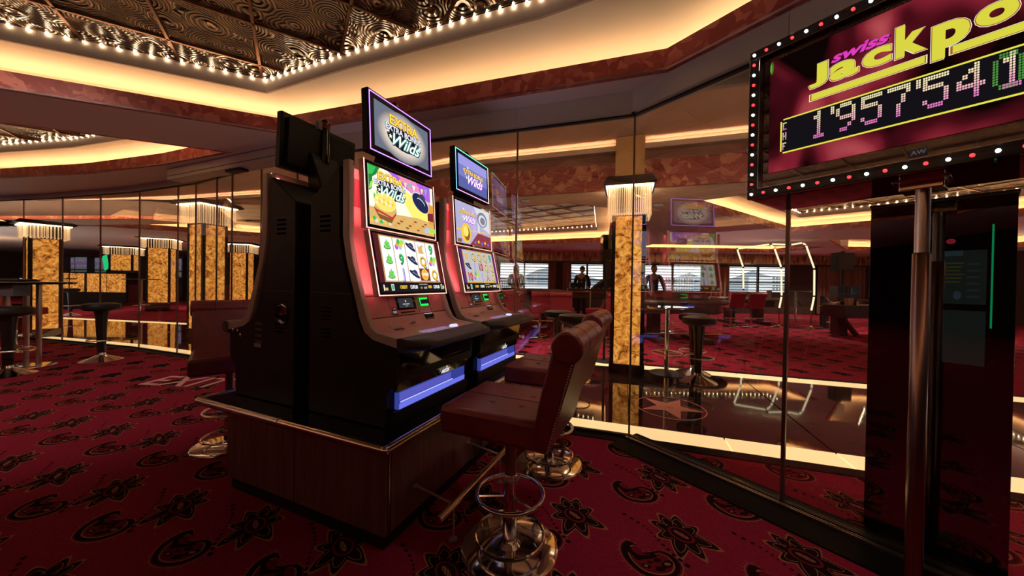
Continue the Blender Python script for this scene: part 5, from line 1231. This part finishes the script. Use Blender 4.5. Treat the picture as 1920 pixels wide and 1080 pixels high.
# roulette table with hooded wheel behind the column
rw = empty('roulette_table', (at(1100, 545, 9.6).x, 9.9, 0), 0, 'dark roulette table with a curved black wheel hood, by the standing man', 'gaming table')
G().box(-1.0, 1.0, -.35, .5, .78, .93).build('table_body', m_apron, rw, bevel=.02); G().box(-1.02, 1.02, -.38, .53, .93, .97).build('table_rail', mat('red_rail', (.20, .03, .03), .3), rw, bevel=.01)
for sx in (-.7, .7): G().box(sx-.1, sx+.1, -.1, .3, 0, .78).build('pedestal', m_apron, rw)
g = G(); P = [(.15, .97), (.30, 1.12), (.55, 1.32), (.80, 1.40), (.86, 1.36), (.80, 1.20), (.60, 1.02), (.58, .97)]
g.add([(x_, y_, z) for y_ in (-.15, .25) for x_, z in P], [tuple(range(8)), tuple(range(15, 7, -1))]+[(i, 8+i, 8+(i+1) % 8, (i+1) % 8) for i in range(8)]); g.build('wheel_hood', m_black, rw)
G().box(-.42, -.1, -.1, .1, .97, 1.22).build('monitor', m_black, rw)
# service rail in front of it
sv0, sv1 = at(1064, 543, 7.9), at(1147, 546, 7.9)
sv = empty('service_rail', (sv0.x, 7.9, 0), 0, 'chip-lined rail on brass posts left of the onyx column', 'rail'); L_ = sv1.x-sv0.x
G().box(0, L_, -.06, .06, sv0.z-.02, sv0.z+.03).build('shelf', m_apron, sv)
for k in range(8): G().lathe([(.022, 0), (.022, .03)], (L_*(k+.5)/8, -.03, sv0.z+.03), 10).build('chip_stack', (mat('chip_gold', (.5, .3, .1), .4), mat('chip_red', (.5, .05, .04), .4), mat('chip_blue', (.08, .12, .5), .4))[k % 3], sv)
for x_ in (L_*.05, L_*.52, L_*.95): G().lathe([(.022, 0), (.022, sv0.z-.02)], (x_, 0, 0), 12).build('post', m_brass, sv)
G().tube([(L_*.05, 0, .35), (L_*.95, 0, .35)], .012, 8).build('lower_rail', m_brass, sv)
# red chairs
rc = make_player_stool('x', 'x', m_leather_red)
def setchair(o, x_, y_, rz, label, group, dz=0): o.location = (x_, y_, dz); o.rotation_euler = (0, 0, rz); o['label'] = label; o['group'] = group; o.name = 'dealer_table_chair'; return o
kd = kids(); GC = 'red leather chairs at the dealer tables'
f = fl(1003, 632); setchair(rc, at(1013, 560, 7.5).x, 7.5, math.pi/2+.05, 'red leather chair with its back to us, middle one at the woman dealer\'s table', GC)
for px, Y, rz, lb in ((960, 7.7, 1.65, 'red leather chair back at the woman dealer\'s table, left one beside the machine'), (1056, 7.3, 1.3, 'red leather chair back at the woman dealer\'s table, right one'),
                      (1252, 8.6, -1.55, 'red chair on the dealer side of the poker table, left one'), (1310, 8.7, -1.6, 'red chair on the dealer side of the poker table, right one'),
                      (1371, 10.2, 1.6, 'red chair at the window-side gaming table, left one'), (1409, 10.1, 1.5, 'red chair at the window-side gaming table, right one'),
                      (1127, 7.3, 2.2, 'small red chair between the service rail and the onyx column')):
    q = copy_tree(rc, kd); setchair(q, at(px, 550, Y).x, Y, rz, lb, GC)
q = copy_tree(rc, kd); f = fl(-25, 668); setchair(q, f.x-.1, f.y+.35, .3, 'red leather chair cut by the left edge behind the high table', GC)
# framed card and glasses on the window-side table
fp = at(1442, 557, 10.75); fm = empty('picture_frame', (fp.x, 10.75, .81), .1, 'small framed card standing on the window-side gaming table', 'frame')
G().box(-.09, .09, -.01, .01, 0, .27).build('frame', m_brass, fm, bevel=.004); G().box(-.065, .065, -.012, -.009, .03, .24).build('card', mat('card_dark', (.10, .07, .06), .5), fm); G().lathe([(.03, 0), (.03, .004)], (0, -.0125, .14), 12).build('emblem', m_brass, fm).rotation_euler = (0, 0, 0)
# ------------------------------------------------------------------ light arch
Ya = 9.9
def lightarch(name, label, pts, foot):
    r_ = empty(name, (at(pts[0][0], 560, Ya).x, Ya, 0), 0, label, 'light arch', 'angular arches of light tubes'); o0 = r_.location
    for (a, b_) in zip(pts, pts[1:]):
        A, B = at(*a, Ya)-o0, at(*b_, Ya)-o0; d = (B-A); G().tube([A+d*.04, B-d*.04], .022, 8).build('light_tube', emi((1., .88, .55), 1.6), r_)
        G().sph(B, .026, 8, 6).build('tube_joint', m_black, r_)
    A = at(*pts[0], Ya)-o0; G().tube([(A.x, 0, 0.02), A], .02, 8).build('post', m_brass, r_); G().lathe([(.20, 0), (.20, .015), (.06, .05), (.03, .10)], (A.x, 0, 0), 20).build('base', m_brass, r_)
lightarch('light_arch', 'near side of the glowing angular arch standing on a brass foot', [(1521, 583), (1526.5, 556), (1527, 504), (1511, 459), (1504, 455.5), (1482, 459), (1446, 457.5)], 0)
Ya = 10.15
lightarch('light_arch', 'rear side of the glowing angular arch in front of the windows', [(1461, 578), (1465.5, 556), (1465, 502), (1452, 465), (1444, 458), (1382, 466.5), (1393.5, 501), (1394, 543)], 0)
# ------------------------------------------------------------------ speaker on a stand, wall bracket speaker, ropes, roulette rack
s0 = at(1580, 490, 10.6); st = empty('speaker_stand', (s0.x, 10.6, 0), 0, 'black speaker on a thin pole in front of the wide brown curtain', 'speaker')
hs = (at(1596, 490, 10.6).x-at(1564.5, 490, 10.6).x)/2; zl, zh = at(1580, 507.5, 10.6).z, at(1580, 474, 10.6).z
G().box(-hs, hs, -.12, .12, zl, zh).build('speaker_box', m_black, st, bevel=.01); G().box(-hs+.02, hs-.02, -.125, -.12, zl+.02, zh-.02).build('speaker_grille', mat('speaker_cloth', (.02, .018, .018), .8), st)
G().tube([(0, 0, .02), (0, 0, zl)], .03, 10).build('pole', m_black, st); G().lathe([(.25, 0), (.25, .015), (.03, .03)], n=24).build('foot', m_black, st)
G().box(-.04, .04, -.03, .03, zh, zh+.05).build('handle', m_black, st)
w0 = at(1136, 465, 5.35); sp2 = empty('column_speaker', (w0.x, 5.35, 0), 0, 'slim black speaker beside the left edge of the near onyx column', 'speaker')
z0_, z1_ = at(1136, 490, 5.35).z, at(1136, 441, 5.35).z
G().box(-.065, .065, -.08, .08, z0_, z1_).build('speaker_box', m_blackgloss, sp2, bevel=.01); G().box(-.06, .06, -.085, -.08, z0_+.02, z0_+(z1_-z0_)*.45).build('lower_grille', m_black, sp2); G().box(.02, .05, .08, .14, z0_+.1, z0_+.16).build('bracket', m_black, sp2)
G().tube([(0, 0, .02), (0, 0, z0_)], .02, 8).build('pole', m_black, sp2); G().lathe([(.18, 0), (.18, .015), (.03, .03)], n=24).build('foot', m_black, sp2)
posts = []
for px, py, pt_, lb in ((1541, 612, 555, 'black queue post left of the slim bar table, rear one'), (1548.5, 616, 557, 'black queue post left of the slim bar table, front one')):
    f = fl(px, py); r_ = empty('queue_post', (f.x, f.y, 0), 0, lb, 'post', 'black queue posts'); h = at(px, pt_, f.y).z
    G().box(-.04, .04, -.04, .04, .012, h).build('post', m_black, r_, bevel=.004); G().lathe([(.24, 0), (.24, .01), (.04, .02)], n=24).build('base', m_black, r_); posts.append((f, h))
def rope(pts, Y, label, m_=m_seatblack, r__=.02):
    P = catmull([Vector((at(*p, Y).x, at(*p, Y).z)) for p in pts], 5, False); o = G().tube([(p.x-P[0].x, 0, p.y) for p in P], r__, 8).build('rope', m_); o.location = (P[0].x, Y, 0); return tag(o, label, 'rope', 'ropes between the queue posts')
rope([(1549, 558), (1560, 568), (1572, 566), (1586, 560)], 9.9, 'grey rope sagging from the queue posts towards the roulette table', m_brushed)
rope([(1494, 563), (1503, 572), (1512, 569), (1519, 560)], 10.4, 'dark rope sagging between the slim table and the light arch foot')
Yr = 8.2; xr0, xr1 = at(1586, 580, Yr).x, at(1700, 580, Yr).x; zr = at(1600, 573, Yr).z
rt = empty('roulette_table', (xr0, Yr, 0), 0, 'roulette table cut by the black cabinet at the right', 'gaming table')
G().box(0, xr1-xr0, 0, .65, zr-.30, zr-.03).build('body', m_apron, rt, bevel=.01); G().box(-.03, xr1-xr0, -.03, .68, zr-.03, zr).build('top', m_felt, rt)
G().box(.25, xr1-xr0, .0, .08, zr+.10, zr+.15).build('red_rail', mat('red_rail', (.20, .03, .03), .3), rt); G().box(.25, .3, .0, .08, zr, zr+.10).build('rail_post', m_brass, rt)
G().tube([(0.1, .2, zr-.3), (.45, .2, .06)], .06, 8).build('leg', m_apron, rt); G().tube([(1.3, .2, zr-.3), (.9, .2, .06)], .06, 8).build('leg', m_apron, rt)
G().sph((.45, .2, .06), .06, 8, 6).build('caster', m_chrome, rt)
G().box(.10, .34, .3, .5, .05, zr-.3).build('pedestal', m_apron, rt)
ar0, ar1 = at(1570, 565, Yr+.3), at(1612, 537, Yr+.3)
ac = empty('chip_rack', (ar0.x, Yr+.3, 0), 0, 'clear acrylic chip rack standing at the end of the roulette table', 'rack')
wd = ar1.x-ar0.x; G().box(0, wd, 0, .02, ar0.z, ar1.z).build('front_sheet', m_acryl, ac); G().box(0, wd, .18, .20, ar0.z, ar1.z).build('back_sheet', m_acryl, ac); m_edge = mat('acrylic_edge', (.12, .14, .14), .15)
for z in (ar0.z, (ar0.z+ar1.z)/2, ar1.z): G().box(-.01, wd+.01, -.005, .205, z-.006, z+.006).build('shelf', m_edge, ac)
for x_ in (0, wd): G().box(x_-.008, x_+.008, -.005, .205, ar0.z, ar1.z).build('side', m_edge, ac)
G().box(wd*.4, wd*.6, .06, .14, 0, ar0.z).build('stand', m_black, ac)
for k in range(6): G().lathe([(.025, 0), (.025, .07)], (wd*(k+.5)/6, .1, ar0.z+.006), 10).build('chip_stack', mat('chip_red', (.5, .05, .04), .4) if k % 2 else m_edge, ac)
cd = at(1600, 568, Yr); cx_ = G().prz([(-.07, -.05), (.07, -.05), (.07, .05), (-.07, .05)], 0, .17).build('card_holder', mat('tan_card', (.45, .24, .14), .6), None, bevel=.01); cx_.location = (cd.x, Yr+.1, zr); tag(cx_, 'tan card holder on the near corner of the roulette table', 'card holder')
# EXIT light projection painted as pale lettering on the carpet
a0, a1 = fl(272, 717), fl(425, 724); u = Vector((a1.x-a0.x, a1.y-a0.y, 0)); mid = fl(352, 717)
ex = text_mesh('EXIT', .50, mat('projected_light_paint', (.80, .42, .42), .7), (mid.x, mid.y, .005), u, Vector((-u.y, u.x, 0)), None, 'exit_light_print', 0, .006, .0005, 'CENTER', (0, 0, 1), u.length/1.12)
tag(ex, 'EXIT light projection painted on the carpet between the left stool and the bar stool', 'lettering')
# ================================================================== PEOPLE
def skin_mesh(name, joints, edges, m_, parent, sub=1, root=0):
    me = bpy.data.meshes.new(name); me.from_pydata([j[:3] for j in joints], edges, []); me.materials.append(m_)
    o = bpy.data.objects.new(name, me); COL.objects.link(o); o.parent = parent
    md = o.modifiers.new('skin', 'SKIN'); md.use_smooth_shade = True
    for i, j in enumerate(joints):
        sv_ = me.skin_vertices[0].data[i]; r_ = j[3]; sv_.radius = r_ if isinstance(r_, tuple) else (r_, r_); sv_.use_root = (i == root)
    ss = o.modifiers.new('subdivision', 'SUBSURF'); ss.levels = sub; ss.render_levels = sub
    return o
m_skin = mat('skin', (.50, .27, .19), .5); m_hair = mat('dark_hair', (.03, .018, .012), .5); m_shirt_b = mat('black_shirt', (.02, .018, .02), .7); m_vest = mat('tan_waistcoat', (.30, .18, .14), .6)
def hand(parent, wrist, d, up, s=1.):
    "palm and five fingers growing along d"
    w, d, up = Vector(wrist), Vector(d).normalized(), Vector(up).normalized(); sd_ = d.cross(up).normalized(); g = G()
    g.obox(w+d*.045*s, d*.045*s, sd_*.038*s, up*.013*s)
    for i, L_ in enumerate((.062, .074, .070, .055)):
        b_ = w+d*.088*s+sd_*(-.028+.019*i)*s; g.tube([b_, b_+d*L_*.5*s-up*.004, b_+d*L_*.85*s-up*.022*s], [.0085*s, .008*s, .006*s], 6)
    b_ = w+d*.03*s-sd_*.036*s; g.tube([b_, b_+d*.028*s-sd_*.022*s, b_+d*.058*s-sd_*.026*s-up*.008*s], [.011*s, .010*s, .007*s], 6)
    return g.build('hand', m_skin, parent)
def person(label, loc, rz, H_, top, sleeves, arms, longhair=False, tilt=0., trousers=m_shirt_b, vest=None):
    """faces -y; arms = [(elbow),(wrist)] for left(+x) and right(-x), for a 1.7 m figure"""
    r_ = empty('person', loc, rz, label, 'person', None); r_.scale = (H_/1.72,)*3
    J = [(0, 0, .95, (.13, .10)), (0, 0, 1.15, (.115, .085)), (0, 0, 1.36, (.15, .095)), (0, .01, 1.47, (.06, .055)), (0, -.005+tilt*-.02, 1.54, .048),
         (.17, 0, 1.42, .052), (*arms[0][0], .040), (*arms[0][1], .028), (-.17, 0, 1.42, .052), (*arms[1][0], .040), (*arms[1][1], .028),
         (.09, 0, .88, .085), (.10, .0, .48, .055), (.10, .02, .08, .04), (.10, -.12, .04, .035), (-.09, 0, .88, .085), (-.10, .0, .48, .055), (-.10, .02, .08, .04), (-.10, -.12, .04, .035)]
    Ed = [(0, 1), (1, 2), (2, 3), (3, 4), (2, 5), (5, 6), (6, 7), (2, 8), (8, 9), (9, 10), (0, 11), (11, 12), (12, 13), (13, 14), (0, 15), (15, 16), (16, 17), (17, 18)]
    skin_mesh('body', J, Ed, m_skin, r_)
    k = 1.13; add = lambda j, e_=.018: (*j[:3], tuple(a+e_ for a in (j[3] if isinstance(j[3], tuple) else (j[3], j[3]))))
    sh = [add(J[i]) for i in (0, 1, 2, 5, 6, 8, 9)]; l7 = Vector(J[7][:3]); l6 = Vector(J[6][:3]); l10 = Vector(J[10][:3]); l9 = Vector(J[9][:3])
    w1 = l6+(l7-l6)*.85; w2 = l9+(l10-l9)*.85
    sh += [(*w1, .036), (*w2, .036), (0, .008, 1.455, .066), (.10, 0, 1.42, .07), (-.10, 0, 1.42, .07)]
    skin_mesh('shirt', sh, [(0, 1), (1, 2), (2, 9), (2, 10), (10, 3), (3, 4), (4, 7), (2, 11), (11, 5), (5, 6), (6, 8)], sleeves, r_)
    if vest: skin_mesh('waistcoat', [add(J[i], .016) for i in (0, 1, 2)], [(0, 1), (1, 2)], vest, r_)
    tr = [add(J[i], .010) for i in (0, 11, 12, 13, 15, 16, 17)]; skin_mesh('trousers', tr, [(0, 1), (1, 2), (2, 3), (0, 4), (4, 5), (5, 6)], trousers, r_)
    for sx in (-1, 1): G().sph((sx*.10, -.06, .035), (.045, .12, .035), 10, 6).build('shoe', m_black, r_)
    hc = Vector((0, -.02-.03*tilt, 1.625))
    hd = G(); hd.sph((0, 0, 0), (.074, .090, .108), 16, 12); hd.sph((0, -.02, -.055), (.056, .062, .055), 12, 8)
    h_ = hd.build('head', m_skin, r_); h_.location = hc; h_.rotation_euler = (tilt*.5, 0, 0)
    g = G(); g.add([(-.013, -.082, -.02), (.013, -.082, -.02), (0, -.108, -.022), (0, -.082, .03)], [(0, 1, 2), (0, 2, 3), (1, 3, 2), (0, 3, 1)]); g.build('nose', m_skin, h_)
    for sx in (-1, 1): G().sph((sx*.028, -.084, .012), (.012, .006, .007), 8, 6).build('eye', mat('eye_dark', (.03, .02, .02), .2), h_); G().sph((sx*.076, .0, -.005), (.010, .020, .030), 8, 6).build('ear', m_skin, h_); G().box(sx*.028-.016, sx*.028+.016, -.090, -.084, .028, .033).build('eyebrow', m_hair, h_)
    G().sph((0, -.080, -.058), (.024, .008, .007), 8, 6).build('mouth', mat('lips', (.40, .12, .10), .4), h_)
    g = G(); g.sph((0, .016, .022), (.083, .092, .098), 16, 10)
    if longhair: g.sph((-.062, .02, -.06), (.028, .045, .16), 10, 8); g.sph((.062, .02, -.06), (.028, .045, .16), 10, 8); g.sph((0, .06, -.07), (.07, .04, .16), 10, 8)
    g.build('hair', m_hair, h_)
    for (e_, w_) in arms: d = (Vector(w_)-Vector(e_)).normalized(); hand(r_, w_, d, Vector((0, 0, 1)) if abs(d.z) < .7 else Vector((0, -1, 0)))
    return r_
wp = at(968, 520, 10.15)
person('woman dealer with long dark hair in a black jacket, hands resting on the card table', (wp.x, 10.15, 0), -.05, 1.70, m_shirt_b, m_shirt_b, [((.21, -.08, 1.17), (.05, -.32, 1.05)), ((-.21, -.08, 1.17), (-.04, -.34, 1.05))], True)
wp = at(1091, 520, 11.2)
person('standing man seen from behind in a tan waistcoat with black sleeves, looking down', (wp.x, 11.2, 0), math.pi-.5, 1.74, m_vest, m_shirt_b, [((.24, -.04, 1.16), (.18, -.26, 1.02)), ((-.24, -.04, 1.16), (-.16, -.26, 1.02))], False, 1.0, m_shirt_b, m_vest)
wp = at(1226, 520, 9.7)
person('dealer with short dark hair in dark uniform behind the poker table', (wp.x, 9.7, 0), -.1, 1.72, m_shirt_b, mat('navy_shirt', (.03, .035, .06), .7), [((.26, -.06, 1.15), (.20, -.30, .98)), ((-.26, -.06, 1.15), (-.20, -.30, .98))])
# ================================================================== DOWNLIGHTS
def downlight(x_, y_, z, par, power, col=(1., .80, .60), size=1.9):
    G().lathe([(.075, -.004), (.075, 0), (.06, .001), (.055, -.003)], (x_, y_, z), 20).build('downlight_trim', m_brushed, par)
    G().lathe([(.052, -.003), (.052, -.001)], (x_, y_, z), 16).build('downlight_lens', emi((1., .86, .62), 6.), par)
    l = bpy.data.lights.new('downlight', 'SPOT'); l.energy = power; l.color = col; l.spot_size = size; l.spot_blend = .8; l.shadow_soft_size = .06
    o = bpy.data.objects.new('downlight', l); o.location = (x_, y_, z-.03); COL.objects.link(o)
PW = 90*K_DOWN
for x_, y_ in ((-.3, 13.6), (2.4, 5.75), (5.2, 10.2), (8.2, 9.4), (10.8, 9.2), (7.4, 12.4), (12.4, 13.4), (3.4, 12.2), (.2, 5.6), (-3.6, 7.3), (-3.2, 11.4), (-8.2, 12.3), (-12.6, 12.6), (-14, 9.6), (-11.5, 15.2), (-18, 15), (-17.5, 11.2), (11.8, 5.5), (5.6, 14.3), (10., 14.3)):
    downlight(x_, y_, 2.519, ceilF, PW)
for x_, y_ in ((4.4, 1.9), (-9.5, .2)):  # two unseen downlights added to brighten the corridor and the near left
    downlight(x_, y_, 2.669 if x_ < 4 else 3.169, ceilA if x_ < 4 else ceilC, PW*.5)
